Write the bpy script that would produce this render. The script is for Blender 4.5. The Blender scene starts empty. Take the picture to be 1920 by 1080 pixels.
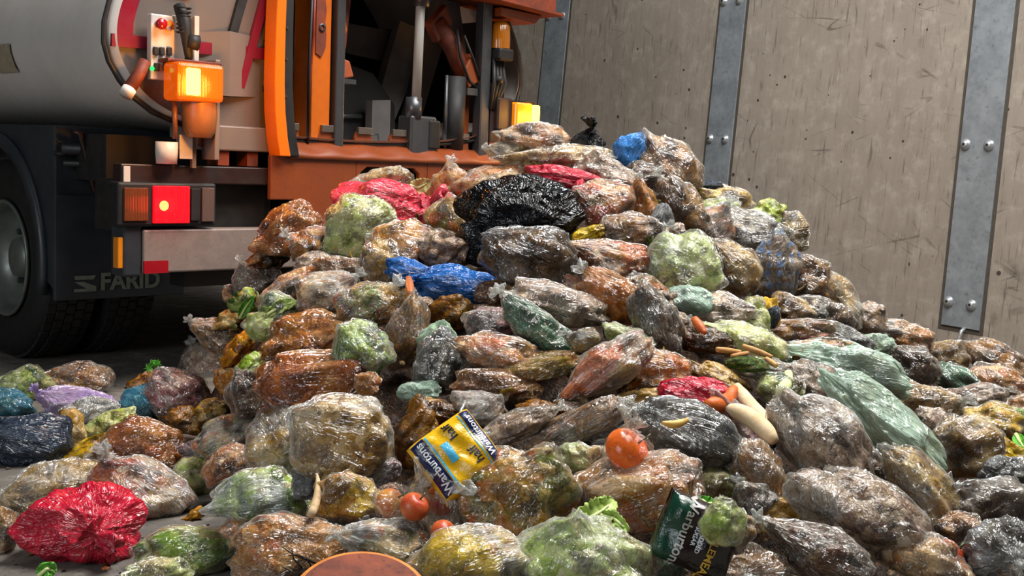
import bpy, bmesh, math, random
import numpy as np
from mathutils import Vector, Matrix, Euler
random.seed(7)
SC = bpy.context.scene
COL = SC.collection
PI = math.pi
# ------------------------------------------------------------------ camera
FPX = 2150.0; PITCH = math.radians(6.2); ROLL = 0.04; EYE = Vector((0, 0, 1.14))
R0 = Vector((1, 0, 0)); FW = Vector((0, math.cos(PITCH), -math.sin(PITCH))); U0 = Vector((0, math.sin(PITCH), math.cos(PITCH)))
RT = R0 * math.cos(ROLL) + U0 * math.sin(ROLL); UP = U0 * math.cos(ROLL) - R0 * math.sin(ROLL)
cd = bpy.data.cameras.new('camera'); cam = bpy.data.objects.new('camera', cd); COL.objects.link(cam)
cd.sensor_width = 36; cd.lens = FPX / 1920 * 36; cd.clip_start = 0.05; cd.clip_end = 200
M = Matrix.Identity(4)
for i in range(3):
    M[i][0] = RT[i]; M[i][1] = UP[i]; M[i][2] = -FW[i]; M[i][3] = EYE[i]
cam.matrix_world = M
SC.camera = cam
def ray(u, v):
    return FW + RT * ((u - 960) / FPX) - UP * ((v - 540) / FPX)
def ground(u, v, z=0.0):
    d = ray(u, v); return EYE + d * ((z - EYE.z) / d.z)
# ------------------------------------------------------------------ tags and helpers
def tag(o, label=None, cat=None, group=None, kind=None):
    if label: o['label'] = label
    if cat: o['category'] = cat
    if group: o['group'] = group
    if kind: o['kind'] = kind
    return o
def empty(name, loc=(0, 0, 0), rot=(0, 0, 0)):
    o = bpy.data.objects.new(name, None); COL.objects.link(o); o.location = loc; o.rotation_euler = rot
    o.empty_display_size = 0.05
    return o
def link(name, verts, faces, mat, parent=None, smooth=True, attrs=None):
    me = bpy.data.meshes.new(name)
    if isinstance(verts, np.ndarray): verts = verts.tolist()
    if isinstance(faces, np.ndarray): faces = faces.tolist()
    me.from_pydata(verts, [], faces)
    if smooth: me.polygons.foreach_set('use_smooth', [True] * len(me.polygons))
    if attrs:
        for k, a in attrs.items():
            at = me.attributes.new(k, 'FLOAT_VECTOR', 'POINT'); at.data.foreach_set('vector', np.asarray(a, dtype=np.float32).ravel())
    me.materials.append(mat); me.update()
    o = bpy.data.objects.new(name, me); COL.objects.link(o)
    if parent is not None: o.parent = parent
    return o
def bevel(o, w=0.004, seg=2):
    m = o.modifiers.new('bevel', 'BEVEL'); m.width = w; m.segments = seg; m.limit_method = 'ANGLE'; m.angle_limit = 0.6
    return o
class MB:
    def __init__(s): s.v = []; s.f = []
    def add(s, V, Fc):
        n = len(s.v); s.v += [tuple(p) for p in V]; s.f += [tuple(i + n for i in f) for f in Fc]; return s
    def box(s, x0, x1, y0, y1, z0, z1):
        V = [(x0, y0, z0), (x1, y0, z0), (x1, y1, z0), (x0, y1, z0), (x0, y0, z1), (x1, y0, z1), (x1, y1, z1), (x0, y1, z1)]
        return s.add(V, [(0, 3, 2, 1), (4, 5, 6, 7), (0, 1, 5, 4), (1, 2, 6, 5), (2, 3, 7, 6), (3, 0, 4, 7)])
    def prism(s, poly, y0, y1):          # polygon in XZ pushed along Y
        n = len(poly); V = [(x, y0, z) for x, z in poly] + [(x, y1, z) for x, z in poly]
        return s.add(V, [tuple(range(n)), tuple(range(2 * n - 1, n - 1, -1))] + [(i, i + n, (i + 1) % n + n, (i + 1) % n) for i in range(n)])
    def tube(s, path, rad, seg=12, caps=True):
        P = [Vector(p) for p in path]; n = len(P)
        rr = rad if isinstance(rad, (list, tuple)) else [rad] * n
        V = []; prev = None
        for i, p in enumerate(P):
            t = (P[min(i + 1, n - 1)] - P[max(i - 1, 0)]).normalized()
            a = prev if prev is not None else (Vector((0, 0, 1)) if abs(t.z) < 0.9 else Vector((1, 0, 0)))
            b = t.cross(a).normalized(); a = b.cross(t).normalized(); prev = a
            for k in range(seg):
                q = 2 * PI * k / seg; V.append(p + (a * math.cos(q) + b * math.sin(q)) * rr[i])
        Fc = [(i * seg + k, i * seg + (k + 1) % seg, (i + 1) * seg + (k + 1) % seg, (i + 1) * seg + k) for i in range(n - 1) for k in range(seg)]
        if caps: Fc += [tuple(range(seg - 1, -1, -1)), tuple((n - 1) * seg + k for k in range(seg))]
        return s.add(V, Fc)
    def lathe(s, prof, c, axis='x', seg=48, closed=False):     # prof = [(radius, offset)]
        V = []; c = Vector(c)
        for r, o in prof:
            for k in range(seg):
                q = 2 * PI * k / seg; a, b = r * math.cos(q), r * math.sin(q)
                V.append(c + (Vector((o, a, b)) if axis == 'x' else Vector((a, o, b)) if axis == 'y' else Vector((a, b, o))))
        n = len(prof); m = n if closed else n - 1
        return s.add(V, [(i * seg + k, i * seg + (k + 1) % seg, ((i + 1) % n) * seg + (k + 1) % seg, ((i + 1) % n) * seg + k) for i in range(m) for k in range(seg)])
    def build(s, name, mat, parent=None, smooth=False, bev=0):
        o = link(name, s.v, s.f, mat, parent, smooth)
        if bev: bevel(o, bev)
        return o
# ------------------------------------------------------------------ materials
def lin(c):
    if isinstance(c, str): c = [int(c[i:i + 2], 16) / 255 for i in (0, 2, 4)]
    return tuple((x / 12.92 if x <= 0.04045 else ((x + 0.055) / 1.055) ** 2.4) for x in c[:3]) + (1,)
class NT:
    def __init__(s, name):
        s.m = bpy.data.materials.new(name); s.m.use_nodes = True; s.t = s.m.node_tree; s.t.nodes.clear()
        s.out = s.n('ShaderNodeOutputMaterial')
    def n(s, typ, **kw):
        nd = s.t.nodes.new(typ)
        for k, v in kw.items():
            if k.startswith('_'): setattr(nd, k[1:], v)
            else:
                nd.inputs[int(k[1:]) if k[0] == 'i' and k[1:].isdigit() else k.replace('0', ' ')].default_value = v
        return nd
    def l(s, a, b):
        s.t.links.new(a, b)
    def math(s, op, a, b=None, clamp=False):
        nd = s.n('ShaderNodeMath', _operation=op, _use_clamp=clamp)
        for i, x in enumerate((a, b)):
            if x is None: continue
            if hasattr(x, 'is_linked'): s.l(x, nd.inputs[i])
            else: nd.inputs[i].default_value = x
        return nd.outputs[0]
    def ramp(s, fac, stops, mode='LINEAR'):
        nd = s.n('ShaderNodeValToRGB'); r = nd.color_ramp; r.interpolation = mode
        while len(r.elements) < len(stops): r.elements.new(0.5)
        for e, (p, c) in zip(r.elements, stops):
            e.position = p; e.color = c if not isinstance(c, (int, float)) else (c, c, c, 1)
        s.l(fac, nd.inputs[0]); return nd.outputs[0]
    def noise(s, vec, scale, detail=4, rough=0.6, dist=0.0):
        nd = s.n('ShaderNodeTexNoise'); nd.inputs['Scale'].default_value = scale; nd.inputs['Detail'].default_value = detail
        nd.inputs['Roughness'].default_value = rough; nd.inputs['Distortion'].default_value = dist
        if vec is not None: s.l(vec, nd.inputs['Vector'])
        return nd
    def mix(s, fac, a, b, mode='MIX'):
        nd = s.n('ShaderNodeMix', _data_type='RGBA', _blend_type=mode)
        for i, x in ((0, fac), (6, a), (7, b)):
            if hasattr(x, 'is_linked'): s.l(x, nd.inputs[i])
            else: nd.inputs[i].default_value = x
        return nd.outputs[2]
    def bump(s, h, strength=0.5, dist=0.01, nrm=None):
        nd = s.n('ShaderNodeBump'); nd.inputs['Strength'].default_value = strength; nd.inputs['Distance'].default_value = dist
        s.l(h, nd.inputs['Height'])
        if nrm is not None: s.l(nrm, nd.inputs['Normal'])
        return nd.outputs[0]
    def bsdf(s, color, rough=0.5, metal=0.0, nrm=None, spec=0.5, **kw):
        nd = s.n('ShaderNodeBsdfPrincipled')
        for k, x in (('Base Color', color), ('Roughness', rough), ('Metallic', metal), ('Specular IOR Level', spec)):
            if hasattr(x, 'is_linked'): s.l(x, nd.inputs[k])
            else: nd.inputs[k].default_value = x
        for k, x in kw.items(): nd.inputs[k].default_value = x
        if nrm is not None: s.l(nrm, nd.inputs['Normal'])
        s.l(nd.outputs[0], s.out.inputs[0]); return nd
    def obj(s, rnd=True, scale=1.0):
        tc = s.n('ShaderNodeTexCoord'); v = tc.outputs['Object']
        if rnd:
            oi = s.n('ShaderNodeObjectInfo'); a = s.n('ShaderNodeVectorMath', _operation='MULTIPLY_ADD')
            c = s.n('ShaderNodeCombineXYZ')
            for i in range(3): s.l(oi.outputs['Random'], c.inputs[i])
            s.l(c.outputs[0], a.inputs[0]); a.inputs[1].default_value = (37.0, 91.0, 53.0); s.l(v, a.inputs[2]); v = a.outputs[0]
        return v
    def emis(s, color, strength):
        nd = s.n('ShaderNodeEmission'); nd.inputs[0].default_value = color; nd.inputs[1].default_value = strength
        s.l(nd.outputs[0], s.out.inputs[0]); return s.m
def plain(name, col, rough=0.5, metal=0.0, dirt=0.35, dcol='2a2420', scale=9, bump=0.15, spec=0.5, speck=0.0):
    t = NT(name); v = t.obj(False)
    n1 = t.noise(v, scale, 6, 0.65); f = t.ramp(n1.outputs[0], [(0.38, 0.0), (0.72, dirt)])
    c = t.mix(f, lin(col), lin(dcol))
    if speck:
        n2 = t.noise(v, scale * 9, 2, 0.5); f2 = t.ramp(n2.outputs[0], [(0.62, 0.0), (0.70, speck)]); c = t.mix(f2, c, lin(dcol))
    t.bsdf(c, t.ramp(n1.outputs[0], [(0.3, max(0.05, rough - 0.1)), (0.8, min(1, rough + 0.2))]), metal, t.bump(n1.outputs[0], bump, 0.004), spec)
    return t.m

# contents of the see-through bags: chunks of mixed colours with wet grime
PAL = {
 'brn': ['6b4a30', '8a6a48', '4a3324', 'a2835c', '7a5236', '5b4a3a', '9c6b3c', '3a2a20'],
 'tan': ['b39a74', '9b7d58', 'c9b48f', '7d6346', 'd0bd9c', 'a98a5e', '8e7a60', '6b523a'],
 'drk': ['2c211b', '46352a', '1d1714', '5c4636', '3a2b24', '6e5a48', '2a2620', '54301f'],
 'mix': ['8b6f4a', 'c8642a', 'b9a37c', '6f7a42', '5a4130', 'c9b48f', 'a8844e', '3e2c20'],
 'org': ['c9722e', 'a8602e', 'b08a5a', 'd39a5c', '7a5638', 'cdb08a', 'b5651f', '4f3828'],
 'grn': ['8aa455', '5f7d3c', 'b7c487', '435a2c', 'c9cfa2', '7a6a46', '9fb566', '31462a'],
 'cab': ['c3cf95', 'd5d9b0', 'a9bd73', 'e0dfc0', '93aa5f', 'bfb58a', 'cdd6a4', '8a7a58'],
 'dgr': ['1f4a3a', '2c5a48', '163a2e', '3f6b52', '24402f', '2a5a4a', '4a7a60', '12281f'],
 'mus': ['9a8474', '6d5a50', 'b8a594', '4c3f3a', 'c8b8a8', '83695a', '5f4a44', 'a39084'],
 'pnk': ['b98a70', 'a0674e', 'd0b090', '7a5a40', 'dcc4a6', '957050', 'c08a62', '4e3626'],
 'red': ['9c4438', 'b87a60', 'bfa582', '6e2a24', 'cdb694', '8a5a40', 'a8503c', '4a2c20'],
 'yel': ['c9a24a', 'b98a3a', 'd9c078', '8f7a3a', 'e0cc90', 'a8702f', 'bca85a', '6f5228'],
 'pur': ['8a5a62', '6f4450', 'a87c7c', '573640', 'b89a90', '7d6058', '96646a', '4a3036'],
 'crm': ['b07a40', '9a6430', 'c89658', '7e4e26', 'd8a868', 'a87038', '8c5a30', '5f3c20'],
 'herb': ['2f6a24', '1f4a1c', '4a8a34', '6a5a34', 'c9b98a', '2a5a20', '17300f', '6fa048'],
 'gry': ['6e6a64', '57544f', '8b877e', '45444a', 'a39f94', '6b5f50', '7d7c7a', '3a3834'],
 'meat': ['b08a68', '8c6448', 'cdb08c', 'a87450', 'c4a982', '5b4030', 'b99070', 'b8623a'],
}
def contents_mat(key, sc=12.0, wet=0.35, size='m'):
    cols = [lin(c) for c in PAL[key]]
    t = NT('scraps_' + key + size); v = t.obj(True)
    nz = t.noise(v, sc * 0.7, 5, 0.65)
    w = t.n('ShaderNodeVectorMath', _operation='MULTIPLY_ADD'); t.l(nz.outputs['Color'], w.inputs[0]); w.inputs[1].default_value = (0.11,) * 3; t.l(v, w.inputs[2])
    vo = t.n('ShaderNodeTexVoronoi', _feature='SMOOTH_F1'); vo.inputs['Smoothness'].default_value = 0.3; vo.inputs['Scale'].default_value = sc; t.l(w.outputs[0], vo.inputs['Vector'])
    vs = t.n('ShaderNodeTexVoronoi'); vs.inputs['Scale'].default_value = sc * 2.7; t.l(w.outputs[0], vs.inputs['Vector'])
    sp = t.n('ShaderNodeSeparateColor'); t.l(vo.outputs['Color'], sp.inputs[0])
    sp2 = t.n('ShaderNodeSeparateColor'); t.l(vs.outputs['Color'], sp2.inputs[0])
    n = len(cols)
    c1 = t.ramp(sp.outputs[0], [(i / n, c) for i, c in enumerate(cols)], 'LINEAR')
    c2 = t.ramp(sp2.outputs[0], [(i / n, c) for i, c in enumerate(cols[::-1])], 'CONSTANT')
    n0 = t.noise(v, sc * 0.35, 3, 0.6)
    c = t.mix(t.ramp(n0.outputs[0], [(0.45, 0.0), (0.6, 0.85)]), c1, c2)
    n2 = t.noise(v, sc * 1.5, 4, 0.6)
    c = t.mix(t.ramp(n2.outputs[0], [(0.50, 0.0), (0.66, 0.80)]), c, lin('1c120b'))
    c = t.mix(t.ramp(n2.outputs[0], [(0.28, 0.35), (0.40, 0.0)]), c, lin('e6d2b0'))
    hs = t.n('ShaderNodeHueSaturation'); hs.inputs['Saturation'].default_value = 1.38; hs.inputs['Value'].default_value = 0.84; t.l(c, hs.inputs['Color']); c = hs.outputs[0]
    d1 = t.math('MULTIPLY', vo.outputs['Distance'], -1.0); d2 = t.math('MULTIPLY', vs.outputs['Distance'], -0.45)
    h = t.math('ADD', t.math('ADD', d1, d2), t.math('MULTIPLY', n2.outputs[0], 0.35))
    t.bsdf(c, wet, 0.0, t.bump(h, 0.8, 0.02), 0.5)
    return t.m
CM = {}
def contents(key):
    if key not in CM: CM[key] = contents_mat(key)
    return CM[key]

# thin plastic film: see-through, milky with highlights painted in where gathered, glossy creases
def film_mat(name, tint, op=0.06, streak=0.35, rough=0.16, gloss=0.16, transl=0.5, dots=None, opaque=False):
    t = NT(name); v = t.obj(True)
    at = t.n('ShaderNodeAttribute', _attribute_name='streak'); sv = at.outputs['Vector']
    s1 = t.noise(sv, 1.5, 3, 0.5, 0.5); s2 = t.noise(sv, 4.0, 2, 0.5)
    c1 = t.noise(v, 8, 3, 0.5, 0.8); c2 = t.noise(v, 19, 2, 0.5, 0.5)
    def ridge(x, w):
        a = t.math('ABSOLUTE', t.math('SUBTRACT', x, 0.5)); return t.math('SUBTRACT', 1.0, t.math('DIVIDE', a, w), True)
    r1 = ridge(c1.outputs[0], 0.06); r2 = ridge(c2.outputs[0], 0.08); rs = ridge(s1.outputs[0], 0.06)
    h = t.math('ADD', t.math('MULTIPLY', r1, 0.9), t.math('MULTIPLY', r2, 0.35))
    h = t.math('ADD', h, t.math('MULTIPLY', s1.outputs[0], 2.0)); h = t.math('ADD', h, t.math('MULTIPLY', rs, 0.8)); h = t.math('ADD', h, t.math('MULTIPLY', s2.outputs[0], 0.35))
    nr = t.bump(h, 0.6, 0.010)
    if opaque:
        col = t.mix(t.ramp(s1.outputs[0], [(0.3, 0.0), (0.75, 0.35)]), lin(tint), tuple(min(1, x * 1.9 + 0.01) for x in lin(tint)[:3]) + (1,))  # raised streaks get a lighter tint, a highlight put into the colour
        d2 = t.noise(v, 22, 2, 0.6); col = t.mix(t.ramp(d2.outputs[0], [(0.72, 0.0), (0.76, 0.5)]), col, lin('4a3a2a'))
        if dots: col = t.mix(dots(t, v), col, lin('2a0a0e'))
        t.bsdf(col, rough, 0.0, nr, 0.6 + gloss)
        return t.m
    tl = lin(tint)
    tr = t.n('ShaderNodeBsdfTransparent'); tr.inputs[0].default_value = tuple(0.45 + 0.55 * x / max(tl[:3]) if max(tl[:3]) > 0 else 1 for x in tl[:3]) + (1,)
    if name.startswith(('smoky', 'amber', 'teal')): tr.inputs[0].default_value = tuple(0.38 + 0.62 * x for x in tl[:3]) + (1,)
    df = t.n('ShaderNodeBsdfDiffuse'); df.inputs[0].default_value = tl; t.l(nr, df.inputs['Normal'])
    if dots:
        t.l(t.mix(dots(t, v), tl, lin('2f6fb4')), df.inputs[0])
    tn = t.n('ShaderNodeBsdfTranslucent'); tn.inputs[0].default_value = tl
    m1 = t.n('ShaderNodeMixShader'); m1.inputs[0].default_value = transl * 0.6; t.l(df.outputs[0], m1.inputs[1]); t.l(tn.outputs[0], m1.inputs[2])
    lw = t.n('ShaderNodeLayerWeight'); lw.inputs[0].default_value = 0.5
    f = t.math('ADD', t.math('MULTIPLY', rs, streak), op)  # streaks and crease lines add whitish highlight marks through the opacity
    f = t.math('ADD', f, t.math('MULTIPLY', r1, streak * 0.45))
    f = t.math('MULTIPLY', f, t.ramp(t.noise(v, 6, 2).outputs[0], [(0.44, 0.75 if name.startswith(('mint', 'lilac', 'teal')) else 0.05), (0.64, 1.3)]))
    f = t.math('ADD', f, t.math('MULTIPLY', t.math('POWER', lw.outputs['Facing'], 3.0), 0.30), True)
    if dots: f = t.math('ADD', f, dots(t, v), True)
    m2 = t.n('ShaderNodeMixShader'); t.l(f, m2.inputs[0]); t.l(tr.outputs[0], m2.inputs[1]); t.l(m1.outputs[0], m2.inputs[2])
    gl = t.n('ShaderNodeBsdfGlossy'); gl.inputs[0].default_value = (1, 1, 1, 1); gl.inputs['Roughness'].default_value = rough; t.l(nr, gl.inputs['Normal'])
    fr = t.math('ADD', t.math('MULTIPLY', t.math('POWER', lw.outputs['Facing'], 3.0), 0.40), gloss * 0.62, True)
    m3 = t.n('ShaderNodeMixShader'); t.l(fr, m3.inputs[0]); t.l(m2.outputs[0], m3.inputs[1]); t.l(gl.outputs[0], m3.inputs[2])
    t.l(m3.outputs[0], t.out.inputs[0])
    return t.m
def dot_mask(t, v):
    vo = t.n('ShaderNodeTexVoronoi'); vo.inputs['Scale'].default_value = 26; vo.inputs['Randomness'].default_value = 0.35; t.l(v, vo.inputs['Vector'])
    return t.ramp(vo.outputs['Distance'], [(0.34, 0.85), (0.38, 0.0)])
def print_mask(t, v):      # rows of small dark unreadable print
    mp = t.n('ShaderNodeMapping'); t.l(v, mp.inputs[0]); mp.inputs['Scale'].default_value = (60, 60, 60)
    tc = t.n('ShaderNodeTexCoord'); sx = t.n('ShaderNodeSeparateXYZ'); t.l(tc.outputs['Object'], sx.inputs[0])
    row = t.math('FRACT', t.math('MULTIPLY', t.math('ADD', sx.outputs[1], t.math('MULTIPLY', sx.outputs[0], 0.25)), 62.0))
    on = t.math('GREATER_THAN', row, 0.45); n = t.noise(mp.outputs[0], 4.5, 2, 0.5)
    ch = t.math('GREATER_THAN', n.outputs[0], 0.53)
    bx = t.math('LESS_THAN', t.math('ABSOLUTE', t.math('SUBTRACT', sx.outputs[0], 0.015)), 0.085)
    by = t.math('LESS_THAN', t.math('ABSOLUTE', t.math('SUBTRACT', sx.outputs[1], 0.045)), 0.03)
    return t.math('MULTIPLY', t.math('MULTIPLY', on, ch), t.math('MULTIPLY', bx, by))
FM = {
 'c': film_mat('clear_film', 'e9e6de', 0.02, 0.25),
 'm': film_mat('milky_film', 'e6e8e4', 0.12, 0.42, 0.2),
 's': film_mat('smoky_film', 'b4b8b8', 0.16, 0.40, 0.15),
 'g': film_mat('mint_film', 'c4e0cc', 0.55, 0.42, 0.2),
 't': film_mat('teal_film', '2f86a8', 0.45, 0.4, 0.18),
 'a': film_mat('amber_film', 'd8a058', 0.16, 0.30, 0.14),
 'l': film_mat('lilac_film', 'b79ad6', 0.62, 0.4, 0.3),
 'd': film_mat('dotted_film', 'dfe6e8', 0.10, 0.42, 0.16, dots=dot_mask),
 'k': film_mat('black_plastic', '050608', rough=0.16, gloss=-0.1, opaque=True),
 'v': film_mat('navy_plastic', '1c2838', rough=0.25, gloss=0.2, opaque=True),
 'r': film_mat('red_plastic', 'b3142f', rough=0.24, gloss=0.3, opaque=True),
 'p': film_mat('printed_red_plastic', 'c8283c', rough=0.33, gloss=0.2, opaque=True, dots=print_mask),
 'b': film_mat('blue_plastic', '0456a2', rough=0.22, gloss=0.3, opaque=True),
 'u': film_mat('sky_blue_plastic', '2a74bc', rough=0.28, gloss=0.3, opaque=True),
 'y': film_mat('yellow_plastic', 'd8a410', rough=0.25, gloss=0.3, opaque=True),
}
# ------------------------------------------------------------------ vectorised noise and bag shapes
_rs = np.random.RandomState(3)
_G = _rs.normal(size=(256, 3)); _G /= np.linalg.norm(_G, axis=1)[:, None]
_Pm = _rs.permutation(256); _Pm = np.concatenate([_Pm, _Pm, _Pm])
def pn(p):
    i = np.floor(p).astype(int); f = p - i; i &= 255; w = f * f * f * (f * (f * 6 - 15) + 10)
    out = 0
    for a in (0, 1):
        for b in (0, 1):
            for c in (0, 1):
                h = _Pm[_Pm[_Pm[(i[:, 0] + a) & 255] + ((i[:, 1] + b) & 255)] + ((i[:, 2] + c) & 255)]
                g = _G[h]; d = f - np.array([a, b, c])
                ww = (w[:, 0] if a else 1 - w[:, 0]) * (w[:, 1] if b else 1 - w[:, 1]) * (w[:, 2] if c else 1 - w[:, 2])
                out = out + ww * (g * d).sum(1)
    return out * 1.6
def fbm(p, o=3):
    s = 0; a = 1.0
    for k in range(o): s = s + a * pn(p * 2 ** k + k * 17.3); a *= 0.5
    return s
def ridged(p, o=2):
    s = 0; a = 1.0
    for k in range(o): s = s + a * (1 - np.abs(pn(p * 2 ** k + k * 9.1)) * 2.2); a *= 0.5
    return s / (2 - 0.5 ** (o - 1)) 
def uvsphere(nu, nv):
    th = np.linspace(0, PI, nv + 1)[1:-1]; ph = np.arange(nu) * 2 * PI / nu
    T, P_ = np.meshgrid(th, ph, indexing='ij'); T = T.ravel(); P_ = P_.ravel()
    T = np.concatenate([T, [0, PI]]); P_ = np.concatenate([P_, [0, 0]])
    d = np.stack([np.sin(T) * np.cos(P_), np.sin(T) * np.sin(P_), np.cos(T)], 1)
    n = (nv - 1) * nu; F_ = []
    for i in range(nv - 2):
        a = i * nu; b = a + nu
        for k in range(nu):
            k2 = (k + 1) % nu; F_.append((a + k, b + k, b + k2, a + k2))
    for k in range(nu):
        F_.append((n, k, (k + 1) % nu)); q = (nv - 2) * nu; F_.append((n + 1, q + (k + 1) % nu, q + k))
    return d, T, P_, F_
_cache = {}
def sph(nu, nv):
    if (nu, nv) not in _cache: _cache[(nu, nv)] = uvsphere(nu, nv)
    return _cache[(nu, nv)]
def pole_matrix(k):
    k = Vector(k).normalized(); q = Vector((0, 0, 1)).rotation_difference(k); return np.array(q.to_matrix())
def blob(seed, rad, pole=(0, 0, 1), nu=64, nv=40, kind='film', lump=1.0, nb=22, boxy=0.0, pleat=1.0, drop=0.0):
    """closed lumpy surface around the origin; film hugs the bulges of the contents and is pleated towards the pole"""
    d0, T, P_, F_ = sph(nu, nv); Mx = pole_matrix(pole); d = d0 @ Mx.T
    rs = np.random.RandomState(seed); off = rs.uniform(0, 200, 3)
    S = rs.normal(size=(nb, 3)); S /= np.linalg.norm(S, axis=1)[:, None]; amp = rs.uniform(0.4, 1.0, nb); wd = rs.uniform(0.22, 0.5, nb)
    D2 = ((d[:, None, :] - S[None]) ** 2).sum(2)
    b = (amp[None] * np.exp(-D2 / wd[None] ** 2)).max(1)
    low = 0.25 * fbm(d * 1.15 + off, 2) + 0.05 * (ridged(d * 1.7 + off + 3, 1) - 0.5)
    core = 0.92 + low + lump * 0.16 * (b - 0.45) + lump * 0.028 * fbm(d * 5 + off, 3)
    if kind == 'film':
        wv = fbm(d * 1.5 + off + 40, 2)
        npl = rs.randint(9, 17)
        s1 = 1 - np.abs(np.sin(npl * P_ * 0.5 + 2.6 * wv)); s2 = 1 - np.abs(np.sin(npl * P_ + 3.5 * wv + 1.0))
        fall = np.exp(-T / 0.75) * np.clip(T / 0.25, 0, 1) + 0.25 * np.exp(-(PI - T) / 0.5) + 0.16
        pl = pleat * fall * (0.10 * s1 ** 2 + 0.045 * s2 ** 2)
        cr = 0.085 * (ridged(d * 2.2 + off + 7, 1) - 0.5) + 0.012 * ridged(d * 7 + off, 2)
        r = np.maximum(0.925 + low + lump * 0.11 * (b - 0.4) + pl + cr, core + 0.022 + pl * 0.4)
        r = r + 0.16 * np.exp(-(T / 0.22) ** 2)
    else:
        r = core
    V = d * r[:, None]
    if drop:
        ax = Mx[:, 2]; hh = V @ ax; lat = V - hh[:, None] * ax[None]; tp = 1 - drop * 0.55 * np.clip((hh + 0.1) / 1.1, 0, 1) ** 1.6; V = lat * tp[:, None] + (hh * (1 + 0.10 * drop * (hh > 0)))[:, None] * ax[None]
        V += (drop * 0.10 * np.sin(hh * 2.2 + off[0]))[:, None] * Mx[:, 0][None]
    if boxy:
        V = np.sign(V) * np.abs(V) ** (1 - boxy)
    V = V * np.array(rad)[None]
    st = np.stack([np.cos(P_) * 5 + off[0], np.sin(P_) * 5 + off[1], T * 1.1 + off[2]], 1)
    return V, F_, st
def settle(V, upv, flat=0.72, q=0.35):      # the weight presses the underside flat
    u = np.array(upv); h = V @ u; lo = h.min() * flat
    m = h < lo; V = V.copy(); V[m] += ((lo - h[m]) * (1 - q))[:, None] * u[None]
    return V
def knot_mesh(seed, base, direction, size, flare=1.0):
    """gathered neck and ruffled ears of film beyond the tie"""
    rs = np.random.RandomState(seed); n = 28; rows = 9
    dv = Vector(direction).normalized(); a = dv.orthogonal().normalized(); c = dv.cross(a)
    bend = a * rs.uniform(-0.5, 0.5) + c * rs.uniform(-0.5, 0.5)
    V = []; ST = []; off = rs.uniform(0, 100, 3)
    pr = [(0.0, 0.5), (0.10, 0.32), (0.22, 0.16), (0.32, 0.15), (0.45, 0.28), (0.62, 0.42), (0.8, 0.55), (0.95, 0.62), (1.05, 0.60), (0.98, 0.36), (0.86, 0.06)]
    ph0 = rs.uniform(0, 6); el = rs.uniform(0.35, 0.8)
    for i, (t, w) in enumerate(pr):
        for k in range(n):
            q = 2 * PI * k / n
            rr = w * (1 + 0.35 * math.sin(5 * q + ph0 + 2 * t) * min(1, t * 2) + 0.2 * math.sin(9 * q + 3 * t)) * flare
            tt = t + (0.22 * math.sin(3 * q + ph0) * max(0, t - 0.4))
            p = Vector(base) + (dv * tt + bend * t * t * 0.8 + a * math.cos(q) * rr + c * math.sin(q) * rr * (1 - (1 - el) * max(0, min(1, (t - 0.25) * 2)))) * size
            V.append(p); ST.append((math.cos(q) * 6 + off[0], math.sin(q) * 6 + off[1], t * 2))
    F_ = [(i * n + k, i * n + (k + 1) % n, (i + 1) * n + (k + 1) % n, (i + 1) * n + k) for i in range(len(pr) - 1) for k in range(n)]
    return V, F_, ST
# ------------------------------------------------------------------ the heap as a height field
XS = [-2.6, -1.7, -1.345, -1.21, -1.05, -0.946, -0.73, -0.547, -0.25, -0.09, 0.09, 0.32, 0.547, 0.684, 0.8, 1.0, 1.23, 1.32, 1.46, 1.69, 1.82, 2.19, 2.8, 3.6]
RS = [-0.3, -0.02, 0.24, 0.42, 0.70, 0.80, 0.89, 0.98, 1.01, 1.08, 1.19, 1.17, 1.14, 1.12, 1.02, 0.92, 0.83, 0.70, 0.53, 0.41, 0.34, 0.31, 0.26, 0.2]
FX = [-3, -0.9, -0.5, 0.0, 0.5, 1.2, 2.0, 3.6]; FS = [0.0, 0.02, 0.14, 0.2, 0.22, 0.24, 0.24, 0.2]
TY = [2.0, 2.4, 3.06, 3.5, 3.8, 4.3, 5.0, 6.0]; TX = [-0.7, -0.75, -0.9, -0.95, -1.15, -1.4, -1.6, -1.6]
YR = 4.9; YF = 2.5
def hgt(x, y):
    xr = x * YR / max(y, 1.5)
    Rr = float(np.interp(x * 0.55 + xr * 0.45, XS, RS)); Fr = float(np.interp(x, FX, FS))
    s = (y - YF) / (YR - YF)
    if s < 0: h = Fr + s * 0.15
    elif s <= 1: h = Fr + (Rr - Fr) * s
    else: h = Rr - (y - YR) * (1.1 if x < 1.2 else 0.12)
    tx = float(np.interp(y, TY, TX)); m = min(1.0, max(0.0, (x - tx) / 0.45)); m = m * m * (3 - 2 * m)
    return h * m
def surface(u, v):
    d = ray(u, v); best = None; bd = 1e9; t = 1.9
    while t < 6.6:
        p = EYE + d * t; g = p.z - max(0.0, hgt(p.x, p.y))
        if g <= 0: return p, t
        if 4.2 < p.y < 5.2 and g < bd: bd = g; best = (p, t)
        t += 0.01
    return best
OPAQUE = set('kvrpbuy')
def frame(center, rot):
    tw = (EYE - Vector(center)); tw.z = 0; tw.normalize(); upw = Vector((0, 0, 1)); ex = upw.cross(tw).normalized()
    c, s = math.cos(rot), math.sin(rot)
    X = ex * c + upw * s; Y = upw * c - ex * s
    return Matrix((( X.x, Y.x, tw.x, 0), (X.y, Y.y, tw.y, 0), (X.z, Y.z, tw.z, 0), (0, 0, 0, 1)))
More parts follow.
